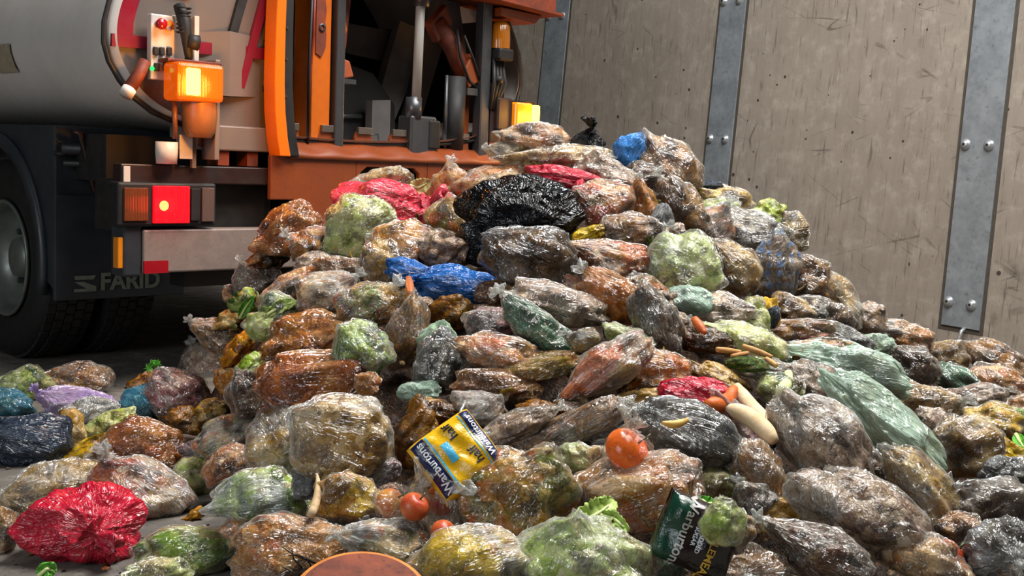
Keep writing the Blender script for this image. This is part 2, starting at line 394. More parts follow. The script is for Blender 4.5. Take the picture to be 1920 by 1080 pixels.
def spot(u, v, rx, ry, floor=False, push=0.0):
    """centre and size (metres per pixel) of something that shows at (u, v)"""
    if floor:
        g = ground(u, min(v + ry * 0.93, 1500)); t = (g - EYE).dot(FW); px = t / FPX
        t2 = t + 0.55 * math.sqrt(rx * ry) * px + push
        return EYE + ray(u, v) * t2, t2 / FPX
    p, t = surface(u, v); px = t / FPX
    t2 = t - 0.30 * min(rx, ry) * px + push
    return EYE + ray(u, v) * t2, t2 / FPX
_sd = [100]
def bag(u, v, rx, ry, rot, pal, film, knot, opt, label, solo=False):
    _sd[0] += 1; seed = _sd[0]
    fl = 'f' in opt.split(','); boxy = 0.28 if 'x' in opt.split(',') else 0.0
    push = sum(float(q[1:]) for q in opt.split(',') if q[:1] == 'z'); nb = 26
    lump = sum(float(q[1:]) for q in opt.split(',') if q[:1] == 'l') or 1.0
    dep = sum(float(q[1:]) for q in opt.split(',') if q[:1] == 'd') or 0.85
    rot = math.radians(rot)
    c, px = spot(u, v, rx, ry, fl, push)
    a, b = rx * px * 1.13, ry * px * 1.13; cc = min(max(a, b), math.sqrt(a * b) * dep)
    Fm = frame(c, rot)
    if knot == '-':
        rr = random.Random(seed); pole = (rr.uniform(-1, 1), rr.uniform(-0.4, 1), rr.uniform(-0.9, 0.4))
    elif knot == 'f': pole = (0.15, 0.2, 1.0)
    else:
        q = math.radians(float(knot)) - rot; pole = (math.cos(q), math.sin(q), 0.35)
    upl = (math.sin(rot), math.cos(rot), 0)
    nu = int(min(116, max(44, 38 + rx * 0.75))); nu += nu % 2; nv = int(nu * 0.62)
    drop = 0.0 if (knot in '-f' or boxy) else random.Random(seed).uniform(.35, .9)
    if film == 'n':
        V, F_, st = blob(seed, (a, b, cc), pole, nu, nv, 'core', 1.25 * lump, nb, boxy); V = settle(V, upl)
        o = link('food_scrap_clump', V, F_, contents(pal)); o.matrix_world = Matrix.Translation(c) @ Fm
        return tag(o, label, 'food scraps')
    root = empty('knotted_plastic_bag' if film in OPAQUE else 'food_waste_bag'); root.matrix_world = Matrix.Translation(c) @ Fm
    tag(root, label, 'bag')
    V, F_, st = blob(seed, (a, b, cc), pole, nu, nv, 'film', lump, nb, boxy, (0.7 if knot == 'f' else 1.15) if film in OPAQUE else 1.0, drop); V = settle(V, upl)
    link('film', V, F_, FM[film], root, True, {'streak': st})
    if film not in OPAQUE:
        W, F2, _ = blob(seed, (a, b, cc), pole, max(40, nu // 2 + 14), max(26, nv // 2 + 10), 'core', lump, nb, boxy, 1.0, drop); W = settle(W, upl)
        link('contents', W, F2, contents(pal), root)
    if knot != '-' and (seed % 3 == 0 or any(q in label for q in ('knot', 'tied', 'neck', 'tail', 'pointed', 'rosette'))):
        pv = Vector(pole).normalized(); base = Vector(V[len(V) - 2]); sz = min(0.085, 0.30 * min(a, b) + 0.014)
        sz *= 1.7 if film in OPAQUE else 1.0
        kd = Vector((0.7, -0.45, 0.45)) if knot == 'f' else pv
        kv, kf, ks = knot_mesh(seed, base - pv * sz * 0.15 - kd * sz * 0.2, kd, sz)
        link('knot', kv, kf, FM[film if film in OPAQUE or film in 'gtl' else 'm'], root, True, {'streak': ks})
    return root
CAT = """
1003 262 60 30 -8 pnk c 175 - | clear bag of pink scraps and pale leaves on the summit beside the lit amber lamp
962 285 44 20 0 tan m 160 - | pale crinkled bag tucked under the left end of the pink summit bag
1048 300 96 27 4 tan c 178 - | flat beige bag stretched across the summit below the pink bag
1103 270 30 22 0 - k 85 - | little black bag with upright tied ears on the summit
1186 284 30 34 50 - u - - | bright sky blue bag crumpled behind the big brown summit bag
1252 312 66 50 -35 brn c 120 - | biggest brown bag on the right summit in front of the blue one
1203 330 34 26 0 drk c 20 - | small dark crumpled bag below left of the biggest brown summit bag
1278 384 60 32 -50 brn c 130 - | long sausage shaped brown bag sloping down below the right summit
1330 346 22 9 0 - v - - | scrap of navy plastic sticking out beside the middle galvanised post
1352 374 50 27 -10 yel c 160 - | striped orange and green bag below the middle galvanised post
1345 396 34 26 20 cab m - z-.05 | grey-white empty film draped over the striped orange and green bag
1140 332 66 34 -28 mus c 200 - | clear silvery bag of grey-brown scraps behind the round dark red one
1060 334 66 20 -8 - r 0 - | crimson bag showing as a ruffled strip behind the big black bag
1086 375 16 36 0 - r - - | narrow crimson fold hanging right of the big black bag
1130 388 50 48 20 red c 140 z-.05 | round clear bag of dark red scraps right of the big black bag
1212 402 28 58 22 yel a 100 - | tall amber film bag with pointed top below the right summit
1178 432 54 32 10 brn c 10 z-.05 | shiny brown bag with an orange end below the dark red one
1240 420 24 34 0 gry s 80 - | small grey-black bag under the sausage shaped brown bag
1266 442 22 22 0 mus c - - | small grey-brown bag low under the sausage shaped brown bag
972 398 98 62 8 - k - z-.1,l.7 | largest glossy black bag at the top centre of the heap
902 456 40 46 40 - k - z-.02 | lower flap-like black bag hanging left below the largest black one
925 344 62 34 8 pnk c 60 - | peach and orange striped bag behind the left shoulder of the black bag
845 352 36 40 0 org c 90 - | ridged orange and white bag standing left of the peach striped one
846 412 46 40 0 mix c 90 z-.04 | clear bag of brown and green scraps touching the black bag's left side
722 338 50 26 4 tan m 60 - | pale cream film bag peeking over the printed red bag
718 390 88 52 -8 - p 20 l.6 | large pinkish red bag with rows of small dark print
672 428 64 58 0 cab c 220 z-.1 | round clear bag of cabbage leaves in front of the printed red bag
748 462 54 48 0 org c 160 z-.1 | clear bag of orange peel below the printed red bag
718 496 42 44 0 mix c - z-.02 | dim clear bag of carrot pieces under the orange peel bag
832 470 52 38 0 mus n - z-.06 | clump of grey-pink mushroom scraps above the blue bag
545 438 62 50 28 crm a 200 - | glossy amber-lit brown bag highest on the left edge of the heap
588 463 44 34 22 org c 150 z-.1 | small orange and cream bag tucked beside the glossy amber-lit one
604 500 50 24 0 mus c - - | flattened grey bag beneath the small orange and cream bag
494 492 44 22 20 drk n - - | dark peelings hanging below the glossy amber-lit bag
478 524 42 32 0 drk c 120 - | dark brown bag on the left edge below the dark peelings
545 540 66 24 32 pnk c 30 z-.05 | peach coloured film bag slanting up from the yellow-green leaves
652 506 54 26 -5 brn c 20 - | low brown bag behind the white knotted peach bag
612 552 56 38 8 pnk m 45 z-.1 | peach coloured bag with a tall white knot pointing up right
702 572 66 42 -5 mix c 60 z-.08 | clear bag of carrots and dark scraps right of the white knot
436 552 18 18 0 pnk c - - | tiny pink bag on the left edge beside the dark brown bag
462 566 30 26 0 grn n - z-.06 | clump of yellow-green leaves on the left edge
528 580 48 30 -12 grn c 10 z-.1 | clear bag of pale celery beside the yellow-green leaves
500 612 40 28 0 cab c 60 z-.06 | ribbed pale green bag below the celery bag
412 632 54 32 -22 brn c 140 - | striped brown bag on the left slope below the yellow-green leaves
438 600 36 22 20 tan n - z-.06 | clump of chalky scraps over the striped brown bag
446 655 44 20 52 org n - z-.08 | orange cooked meat scraps slanting beside the golden wrinkled bag
470 686 34 18 40 cab n - z-.05 | pale green stalk scraps under the orange cooked meat
572 636 82 46 14 yel a 20 z-.04,l.7 | golden-tan wrinkled bag on top of the big caramel one
600 710 104 50 4 crm a 190 z-.14,l.7,x | big caramel brown bag in the left middle of the heap
688 722 24 24 0 yel a - z-.1 | small amber bulge of a bag at the right end of the caramel one
674 658 52 56 -20 grn m 130 z-.2 | clear bag of lettuce and peach scraps resting on the caramel bag
762 630 40 72 -12 brn c 80 z-.02 | tall brown bag with orange peel right of the lettuce bag
824 688 44 58 0 gry s - z-.06,l.5 | smoky grey bag hanging in the centre under a mint top
822 638 32 34 0 cab g 80 z-.1,l.5 | mint green crumpled bag top above the smoky grey bag
850 536 74 36 -4 - b 170 z-.1,l.5 | bright blue tied bag in the upper middle of the heap
766 508 40 22 -10 - b 0 z-.06 | small blue end piece left of the bright blue tied bag
788 585 42 26 0 brn c - - | shadowed brown bag beneath the bright blue tied bag
990 480 84 58 -5 brn s 150 z-.2,l.6 | big round silvery bag of chopped brown scraps under the black bag
1145 486 78 34 -8 meat c 150 z-.06 | long pinkish brown bag right of the round silvery one
1105 440 34 16 20 yel n - - | dry yellow stalks above the long pinkish brown bag
940 552 44 27 10 drk a - z-.06 | dark amber bag tucked under the round silvery one
1048 574 88 38 -14 mus c 170 z-.08 | long clear bag with one carrot slice below the round silvery bag
1140 560 60 52 -35 crm a 130 z-.08,l.6 | amber streaked bag fanning out from its neck right of centre
1208 545 42 28 -28 meat c - z-.04 | small maroon and beige bag between the amber fan and the lettuce
1234 604 66 42 -58 drk c 110 z-.08 | dark brown bag with bright pleats below the maroon and beige one
918 608 54 32 -5 pur c 10 z-.05 | clear bag of pink and green scraps above a pale folded one
925 660 70 36 -6 meat c 160 z-.1 | folded pink-beige bag right of the smoky grey one
1004 612 78 34 -32 dgr c 120 z-.1 | slim clear bag of dark green leaves lying diagonally
1092 638 28 24 10 yel s 150 z-.12 | yellow-tipped tied tail right of the dark green leaf bag
1184 636 50 24 -18 cab c - z-.02 | speckled green-yellow bag under the amber streaked one
1000 690 82 24 12 grn a - - | flat brown-green bag under the folded pink-beige one
932 722 78 28 -4 drk a - - | low dark bag with yellow peel in the shaded hollow
1134 694 94 40 38 meat m 220 z-.12 | clear bag of pink and red scraps slanting across the middle
1228 694 64 40 0 org c 150 z-.04 | brown translucent bag with orange bits right of the slanting pink one
1286 502 62 60 20 cab m -20 z-.12 | clear bag of pale green lettuce in the upper right of the heap
1300 566 40 28 -10 dgr g - z-.02 | dark green bag tucked beneath the pale green lettuce bag
1336 424 38 42 30 meat m 60 z-.02 | pale pink meaty bag above the pale green lettuce
1400 440 66 46 -12 gry c 10 z-.04 | large silvery crumpled bag right of the pale pink meaty one
1372 506 54 52 -40 tan c 120 z-.06 | beige bag with yellow folds between lettuce and blue-dotted bags
1440 402 30 24 0 cab n - - | pale cauliflower leaves behind the large silvery bag
1482 440 36 36 0 tan m 200 l.6 | pinkish loose bag hanging over the right skyline
1450 512 46 62 0 mus d 90 z-.05 | clear film bag printed with blue dots on the right shoulder
1512 528 46 46 -30 brn c 130 z-.02 | rust brown bag bulging out right of the blue-dotted one
1566 562 68 34 -52 tan m 130 l.6 | white film bag sloping down the right skyline
1358 588 60 34 -12 mus c 20 z-.06 | silvery grey bag with orange below the dark green one
1410 596 30 34 10 cab c - z-.08 | pale green end of a bag beside the yellow wrapper
1440 588 22 30 10 - y 60 z-.1 | bright yellow wrapper low on the right shoulder
1450 596 12 22 -10 - v - z-.13 | navy folded wrapper over the bright yellow one
1482 580 40 28 -20 tan c 10 - | rough tan bag right of the bright yellow wrapper
1540 592 54 32 -10 drk c - - | shadowed dark bag below the rust brown one
1500 618 66 20 4 brn c - - | flat brown film bag below the rough tan one
1628 598 36 30 -32 mus c 150 - | grey-brown tied bag at the foot of the white sloping bag
1694 634 52 34 -5 pnk c 150 - | round peach bag with a wispy knot near the short post foot
1646 652 28 24 0 cab g - - | pale green bag edge left of the round peach bag
1402 648 82 38 -20 cab c 160 z-.05 | clear bag fading from pale green to brown in the right middle
1520 660 74 24 8 pnk c - - | flat bag of orange-brown scraps behind the minty bags
1572 630 58 24 -18 gry s 160 z-.02 | silvery crumpled film bag above the orange-brown scraps
1595 692 106 52 -10 mus g 160 z-.08 | large minty bag in the right middle lying level
1655 792 122 50 -38 tan g 140 z-.24,l.6 | long pale minty bag sloping down towards the lower right
1540 722 60 30 -25 mus m - z-.04 | off-white pleated bag between the two minty bags
1312 742 64 34 -5 - r - z-.08 | crimson pink bag under a carrot in the right middle
1462 728 46 28 -8 grn c - z-.06 | clear bag of pale celery hearts right of the crimson pink bag
1350 712 70 24 -25 tan n - - | crumpled pale flatbread pieces behind the crimson pink bag
1288 814 88 56 -22 gry s 150 z-.12 | blue-grey bulging bag with a banana slice on top
1395 812 76 36 -52 pur m 130 z-.06 | purple-pink pleated bag right of the blue-grey one
1422 892 66 46 -58 brn c 120 z-.08 | crinkled brown bag below the purple-pink one
1412 944 42 36 20 drk c 120 z-.04 | dark brown wedge shaped bag above the wholemeal pack
1542 832 108 62 -45 mus m 130 z-.14 | big silvery bag with purple and red scraps left of the long minty one
1346 906 42 30 -10 cab c - - | small bag with one green ring under the blue-grey one
1730 760 72 42 -12 tan c 30 z-.04 | tan bread filled bag right of the long minty one
1716 690 46 40 -20 drk c 140 - | dark bag with bright pleats behind the tan bread filled one
1776 666 38 26 0 tan c 60 - | pale brown bag directly under the galvanised post's loop
1792 712 46 28 -25 dgr c - - | bag with green and red bits left of the pink far right one
1878 682 64 32 -28 brn c 150 - | brown pleated bag highest on the far right edge
1872 722 54 32 -15 pnk c - - | salmon pink bag on the far right below the brown pleated one
1830 750 54 30 10 mus c 40 - | grey-brown film bag in front of the salmon pink one
1862 794 64 34 -8 yel c 170 - | yellow-green bag on the right below the grey-brown film
1912 770 30 30 0 brn c - - | brown bag cut by the right edge above the banana peel
1808 842 60 60 0 tan c - z-.08,l1.3 | mottled brown and beige bag right of the long minty one
1895 856 46 26 -20 yel n - - | bruised yellow peel on the far right
1735 932 100 46 -50 tan m 130 z-.04 | long beige streaked bag right of the grey tent-like bag
1858 948 72 56 30 mus s 150 z-.08 | clear bag of grey and peach scraps on the lower right
1882 894 44 34 20 gry s - z-.06 | blue-grey hump of bag above the grey and peach one
1612 968 128 76 -22 mus m 100 z-.16,l.6 | huge grey translucent tent-like bag at lower right
1540 1038 92 50 -24 drk c 150 z-.2 | brown streaked bag with fanned pleats in front of the grey tent-like one
1736 1052 74 44 -10 pnk c - z-.1 | pale bumpy bag at the bottom right before the dark rosette bag
1884 1038 76 62 0 gry s f z-.14 | dark bag with a green rosette knot in the bottom right corner
1378 1064 92 42 0 brn c f z-.14 | brown see-through bag at the bottom beside the wholemeal pack
1196 926 112 66 14 meat c 200 z-.14,x,l.7 | boxy pink meat bag in the lower middle with red corners
1132 872 40 36 0 tan c 60 z-.04 | clear bag with a potato left of the bagged orange tomato
1078 862 40 28 -8 cab m - z-.04 | white wrapper with a thin black line behind the carrot bag
964 934 112 98 0 mix c 60 z-.16 | largest see-through bag of carrots and leaves in the lower middle
1112 1060 124 84 -10 cab m 100 z-.22,l.6 | white translucent bag under the lettuce leaf at the bottom
884 1062 104 68 5 yel m 200 z-.22 | pale yellow-beige wrinkled bag at the bottom centre
652 932 60 48 0 yel c 110 z-.1 | beige streaked round bag left of the apples
730 1020 80 46 -8 mix m 160 z-.14 | clear bag with knot and green scraps behind the round flatbread
548 1034 110 62 0 meat c 30 z-.1 | bag of reddish scraps under black twigs at the bottom
362 1036 98 46 6 grn c 20 f | pale green streaked bag lying on the floor at the bottom left
490 938 88 54 0 grn m 190 z-.1 | white bag with dark cabbage leaf and pasta in the lower left
258 920 88 60 -15 red m 110 f,l.7 | clear bag half red and half beige behind the bright red bag
160 988 98 74 -8 - r f f,l.6 | bright red tied bag alone on the floor at the lower left
92 920 84 48 20 tan m - f,l.5 | bread wrapper printed blue and white left of the bright red bag
2 996 28 48 0 tan c - f | clear bag cut by the left edge at the bottom
50 828 78 50 -8 - v 150 f,l.6 | navy black slack bag on the floor at the left edge
128 806 32 40 20 tan n - f | pale lump of dough beside the navy black bag
205 796 54 24 20 cab n - f | greenish white rind lying behind the orange bag
172 772 50 24 5 gry m - f | colourless film bag between the lilac bag and the orange bag
150 850 64 20 22 yel n - f | yellow-brown peel strip beside the navy black bag
268 838 70 50 -8 crm a 190 f,l.7 | bright orange wrinkled bag on the floor left of the heap
196 872 32 16 20 pnk c - f | small pink-brown bag between the orange bag and the bread wrapper
148 756 66 30 -5 cab l 140 f,l.5 | lilac bag with a long tail in the upper left on the floor
146 712 58 36 -5 brn c 170 f | mottled brown bag on the floor behind the lilac one
46 724 46 32 0 grn c - f | bag of wilted green leaves at the left edge near the tyre
18 756 42 26 -10 cab t 100 f | teal blue bag at the left edge in front of the wilted leaves
264 758 36 32 20 cab t 60 f | turquoise blue bag at the left foot of the heap
326 742 56 50 -25 pur c 110 f | dark purple-brown bag under the parsley sprig
262 718 30 14 38 pnk n - f | pink-brown peel left of the parsley sprig
384 690 42 48 -40 mus c 120 - | silvery bag with pale yellow scraps above the dark purple-brown one
398 660 46 16 -8 tan n - - | creamy white crumbs and rinds over the silvery pale yellow bag
430 712 30 26 0 pnk n - - | pinkish scraps between silvery and black striped bags
350 792 44 26 -12 brn n - - | brown bread lump in the shade under the dark purple-brown bag
392 776 34 24 30 tan n - - | pile of tan peelings left of the black striped bag
464 740 42 46 0 drk c 110 z-.1 | round black striped bag left of the big caramel one
424 820 64 36 20 mix m 40 z-.06 | bag of pink and leafy scraps below the black striped one
362 846 24 18 0 pur c - - | small purple bag right of the bright orange one
364 900 40 46 -5 cab c 60 z-.02 | pale green bag low on the left edge of the heap
434 880 46 42 20 pnk c 40 z-.05 | peach bag of onion skins beside the white-knotted round bag
532 840 70 76 0 tan m f z-.14,l.5 | round beige bag with white starburst knot in front
642 822 86 72 -5 tan m 150 z-.14,l.7,x | boxy beige bag with pinkish crumbs right of the starburst bag
775 822 40 74 -22 brn n - z-.04 | wrinkled brown flatbread standing beside the yellow bread pack
820 772 58 22 -8 brn n - - | curled brown crust arching over the yellow bread pack
905 766 54 30 -20 mus m 60 z-.02 | clear bag with looped handles right of the brown crust
968 800 78 24 28 mus c 30 z-.04 | long slim wet bag behind the yellow bread pack
1086 798 104 30 30 brn c 210 z-.06 | long brown wet bag slanting above the carrot bag
788 738 36 22 0 dgr g - - | dark green bag deep in the central hollow
716 880 30 30 0 pur m - - | pinkish film bag between boxy beige bag and apples
1186 752 62 18 20 tan n - - | heap of pale stalks left of the crimson pink bag
1316 640 56 24 0 drk n - - | dark crumbs and shells below the silvery grey bag
1256 640 22 34 0 drk c - - | narrow dark bag under the bright pleated one
1482 792 40 34 -30 yel c 120 z-.02 | peach and yellow bag top right of the long bread roll
1690 1010 58 32 -20 mus c - - | grey-brown bag between the tent-like one and the bottom edge
1802 1000 44 32 -10 brn c - - | brown bag around the single red tomato
1452 968 66 34 18 tan n - - | loose tan rinds between wedge bag and grey tent-like bag
1318 876 42 28 0 brn c - z.04 | dull brown bag in the gap behind the boxy meat bag
1010 768 46 18 0 brn n - - | broken mushroom stalks above the long brown wet bag
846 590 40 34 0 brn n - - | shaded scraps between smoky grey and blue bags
880 880 34 36 0 tan c - z.02 | dull clear bag squeezed behind carrots and yellow pack
584 905 34 34 0 gry s - z.04 | small grey bag in the dark gap beside the parsnip
1165 850 60 46 60 mus m 70 z.02 | clear empty film bag behind the bagged orange tomato
1246 880 50 26 -20 pnk c - z.02 | peach-brown bag above the right corner of the meat bag
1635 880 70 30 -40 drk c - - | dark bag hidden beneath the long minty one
1680 850 40 34 -30 pur c - z.05 | plum coloured bag in the shade under the long minty one
1905 800 34 30 0 grn c - - | olive bag cut by the right edge
1250 566 26 24 -30 mus n - - | chalky scraps left of the dark green bag
1276 612 26 24 0 mus n - - | grey chopped scraps right of the bright pleated dark bag
1570 790 36 40 0 pur c - z.06 | dark plum bag between minty and silvery bags
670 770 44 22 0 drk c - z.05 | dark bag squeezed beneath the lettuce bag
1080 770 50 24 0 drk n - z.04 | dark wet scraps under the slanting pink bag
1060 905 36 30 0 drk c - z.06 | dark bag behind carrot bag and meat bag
1425 690 60 20 -6 tan m - - | pale flat film bag under the chips
1935 980 30 40 0 mus m - - | pale bag cut by the right edge near the bottom
1655 620 40 20 -10 mus m - - | thin pale film bag between the two skyline knots
1520 630 40 16 0 red c - - | thin reddish bag under the flat brown film
1760 800 44 30 -30 mus c - z.03 | grey bag between bread filled and mottled bags
1610 860 60 30 -40 mix c - z.04 | dull mixed bag right of the big silvery purple one
1690 900 50 40 -45 mus c - z.05 | brown pleated bag above the long beige streaked one
1920 1080 40 30 0 brn c - z-.1 | brown bag cut by the bottom right corner
1255 1050 44 36 0 dgr c - z.0 | dark bag with green bits beneath the wholemeal pack
760 1010 40 30 0 brn c - z.0 | brown clear bag below the two red apples
820 930 40 44 0 red c 80 z.0 | clear bag stretched over reddish fruit right of the apples
470 1000 50 30 0 pnk c - z.0 | cream and rose bag between the pasta bag and the twigs
300 1075 60 26 0 cab c - f | pale bag cut by the bottom edge at the left
"""
for ln in CAT.strip().splitlines():
    a, lab = ln.split('|'); q = a.split()
    bag(*[float(x) for x in q[:5]], q[5] if q[5] != '-' else 'brn', q[6], q[7], q[8], lab.strip())
# ------------------------------------------------------------------ loose compacted waste under the bags
def mound():
    nx, ny = 330, 250
    X = np.linspace(-1.9, 3.2, nx); Y = np.linspace(2.15, 6.3, ny)
    GX, GY = np.meshgrid(X, Y, indexing='ij'); P_ = np.stack([GX.ravel(), GY.ravel(), np.zeros(nx * ny)], 1)
    Hh = np.array([hgt(x, y) for x, y in P_[:, :2]])
    rough = 0.035 * fbm(P_ * 9, 3) + 0.03 * ridged(P_ * 14 + 5, 2)
    z = np.maximum(Hh - 0.15 + rough * np.clip(Hh * 8, 0, 1), -0.02)
    V = np.stack([P_[:, 0], P_[:, 1], z], 1)
    ids = np.arange(nx * ny).reshape(nx, ny)
    F_ = np.stack([ids[:-1, :-1], ids[1:, :-1], ids[1:, 1:], ids[:-1, 1:]], -1).reshape(-1, 4)
    keep = (z[F_] > -0.015).any(1)
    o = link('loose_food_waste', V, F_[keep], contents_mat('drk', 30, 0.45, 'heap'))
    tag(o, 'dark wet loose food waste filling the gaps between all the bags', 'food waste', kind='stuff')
mound()
def solid(name, key, mat, verts, faces, label, cat, mw, group=None):
    o = link(name, verts, faces, mat); o.matrix_world = mw
    return tag(o, label, cat, group)
# small loose scraps: one mesh of each shape, copied
def scrap_shapes():
    out = []
    for i, (r, key) in enumerate([((.022, .012, .010), 'tan'), ((.030, .009, .007), 'org'), ((.017, .016, .012), 'brn'), ((.035, .006, .006), 'yel'), ((.016, .012, .004), 'drk'), ((.026, .017, .004), 'grn'), ((.019, .013, .009), 'mus'), ((.024, .020, .005), 'tan')]):
        V, F_, st = blob(900 + i, r, (0, 0, 1), 18, 12, 'core', 1.8, 7)
        V[:, 2] += 3.5 * V[:, 0] ** 2 * (1 if i % 2 else -1) * 6
        o = link('food_scrap', V, F_, contents_mat(key, 55, 0.4, 'scrap%s' % ('abcdefgh'[i])))
        out.append(o)
    return out
protos = scrap_shapes(); used = set()
rr = random.Random(11)
G1 = [('grey-pink mushroom and rind scrap lying loose among the bags', 'loose small food scraps in the gaps between the bags')]
k = 0; tries = 0
while k < 250 and tries < 4000:
    tries += 1
    u = rr.uniform(240, 1910); v = rr.uniform(300, 1070)
    s_ = surface(u, v)
    p, t = s_
    if hgt(p.x, p.y) < 0.06 or p.y > 5.1 or p.z > hgt(p.x, p.y) + 0.01: continue
    i = rr.randrange(len(protos)); o = protos[i] if i not in used else protos[i].copy()
    if i in used: COL.objects.link(o)
    used.add(i)
    o.location = p - ray(u, v) * rr.uniform(-0.03, 0.05); o.rotation_euler = (rr.uniform(0, 6), rr.uniform(0, 6), rr.uniform(0, 6)); s = rr.uniform(0.6, 1.35); o.scale = (s, s, s)
    tag(o, 'small loose food scrap lying in a gap between the bags', 'food scrap', 'loose small food scraps in the gaps between the bags'); k += 1
# crumbs on the bare floor
for u, v, s, nm in [(58, 1042, .6, 0), (120, 1072, .5, 4), (198, 1062, .5, 2), (250, 1020, .35, 4), (330, 958, .4, 4), (388, 962, .4, 6), (275, 1045, .3, 4), (30, 1060, .3, 4), (290, 905, .3, 4), (345, 985, .3, 4), (225, 1075, .3, 4), (390, 985, .3, 2), (40, 900, .5, 2), (15, 880, .6, 6), (55, 895, .5, 4), (300, 1000, .25, 4), (240, 700, .4, 4), (270, 690, .5, 2), (215, 680, .35, 4), (335, 690, .3, 4)]:
    o = protos[nm].copy(); COL.objects.link(o); g = ground(u, v); o.location = g + Vector((0, 0, 0.008 * s)); o.scale = (s, s, s * 0.7); o.rotation_euler = (0, 0, rr.uniform(0, 6))
    tag(o, 'tiny crumb of food waste lying on the bare concrete floor', 'food scrap', 'crumbs on the bare floor left of the heap')
# ------------------------------------------------------------------ things one can name
def veg(name, c1, c2, rough=0.35, sc=14, spots=0.3):
    t = NT(name); v = t.obj(True); n = t.noise(v, sc, 5, 0.6)
    c = t.mix(t.ramp(n.outputs[0], [(0.35, 0.0), (0.65, 1.0)]), lin(c1), lin(c2))
    n2 = t.noise(v, sc * 4, 3, 0.6); c = t.mix(t.ramp(n2.outputs[0], [(0.60, 0.0), (0.68, spots)]), c, lin('3a2416'))
    t.bsdf(c, rough, 0, t.bump(n2.outputs[0], 0.35, 0.004), 0.5); return t.m
M_APPLE = veg('apple_skin', 'b8321c', 'dfa13c'); M_APPLE2 = veg('red_apple_skin', 'a8202a', 'd8742c'); M_TOM = veg('tomato_skin', 'd4511a', 'e2702a', 0.2)
M_TOM2 = veg('red_tomato_skin', 'a8260f', 'c8431a', 0.2); M_CAR = veg('carrot_skin', 'd66a1c', 'b8521a', 0.5, 30); M_STEM = veg('stem', '4a5a2a', '5a4630')
M_BREAD = veg('pale_bread', 'd9b98c', 'e8d4b0', 0.8, 18, 0.15); M_CRUST = veg('bread_crust', 'b5834e', 'cfa574', 0.7, 18); M_FLAT = veg('browned_flatbread', '8f452a', '5c2a1e', 0.8, 16, 0.55)
M_FRIM = veg('flatbread_rim', 'd98a3a', 'c4702c', 0.7, 20, 0.1); M_LEAF = veg('leaf_green', '8fb04a', 'b9cc78', 0.45, 20, 0.1); M_RIB = veg('leaf_rib', 'd6dfa2', 'c2d080', 0.5)
M_PARS = veg('parsnip_skin', 'cbb08a', 'b39368', 0.7); M_DARK = veg('twig_bark', '2a1c14', '17100c', 0.8); M_PARSL = veg('parsley_green', '3f8a22', '5fae32', 0.45, 20, 0.0)
M_BAN = veg('banana_flesh', 'd8b868', 'c79f4a', 0.5); M_SAUS = veg('sausage_skin', 'a85a30', 'c4774a', 0.35); M_CHIP = veg('chip', 'c99a5c', 'b07a44', 0.6)
M_EGG = veg('onion_skin', 'd9cba8', 'c7b98e', 0.35)
def round_fruit(u, v, r, mat, name, label, cat, stem=True, push=-0.1, floor=False, flat=0.92, tilt=0.3, dip=0.22):
    c, px = spot(u, v, r, r, floor, push); R_ = r * px
    prof = [(max(0.0, math.sin(q)) * R_, -math.cos(q) * R_ * flat + (dip * R_ * math.exp(-(q - PI) ** 2 / 0.12)) * -1 + dip * 0.6 * R_ * math.exp(-q ** 2 / 0.1)) for q in np.linspace(0.02, PI - 0.02, 26)]
    root = empty(name); root.matrix_world = Matrix.Translation(c) @ Euler((0.5 + tilt, tilt, 1)).to_matrix().to_4x4(); tag(root, label, cat)
    MB().lathe(prof, (0, 0, 0), 'z', 36).build('skin', mat, root, True)
    if stem:
        MB().tube([(0, 0, R_ * 0.55), (0.003, 0, R_ * 0.95), (0.008, 0.002, R_ * 1.2)], [0.003, 0.002, 0.0025], 8).build('stem', M_STEM, root, True)
    return c, px
def wrap(u, v, rx, ry, rot, label, knot, film='c', push=0.0, floor=False):      # film stretched over whole fruit
    _sd[0] += 1; c, px = spot(u, v, rx, ry, floor, push); a, b = rx * px, ry * px; cc = math.sqrt(a * b) * 0.9; rt = math.radians(rot)
    root = empty('food_waste_bag'); root.matrix_world = Matrix.Translation(c) @ frame(c, rt); tag(root, label, 'bag')
    q = math.radians(knot) - rt; pole = (math.cos(q), math.sin(q), 0.3)
    V, F_, st = blob(_sd[0], (a, b, cc), pole, 80, 50, 'film', 0.3, 12, 0, 1.3)
    link('film', V, F_, FM[film], root, True, {'streak': st})
    pv = Vector(pole).normalized(); kv, kf, ks = knot_mesh(_sd[0], Vector(V[len(V) - 2]) - pv * 0.01, pv, 0.06); link('knot', kv, kf, FM['m'], root, True, {'streak': ks})
round_fruit(732, 944, 29, M_APPLE, 'apple', 'yellow and red apple, left one of the bagged apples', 'apple', push=-0.2)
round_fruit(777, 950, 28, M_APPLE2, 'apple', 'crimson apple in the middle of the bagged apples', 'apple', push=-0.29, tilt=0.1)
round_fruit(826, 938, 30, M_APPLE2, 'apple', 'brownish red apple right below the yellow bread pack', 'apple', push=-0.18, tilt=0.6)
round_fruit(832, 1000, 26, M_APPLE2, 'apple', 'orange-red apple hanging lowest beneath the other apples', 'apple', push=-0.27)
wrap(756, 946, 60, 38, -5, 'thin clear bag stretched tight over two apples', 60, push=-0.22)
wrap(830, 974, 33, 56, -5, 'clear knotted bag hanging down over two red apples', 75, push=-0.17)
round_fruit(1176, 846, 46, M_TOM, 'tomato', 'large orange tomato inside a knotted clear bag', 'tomato', push=-0.30, flat=0.8)
wrap(1176, 850, 52, 44, 0, 'clear bag with tall knotted neck around the orange tomato', 84, push=-0.30)
kc, kp = spot(1182, 792, 20, 30, False, -0.16)
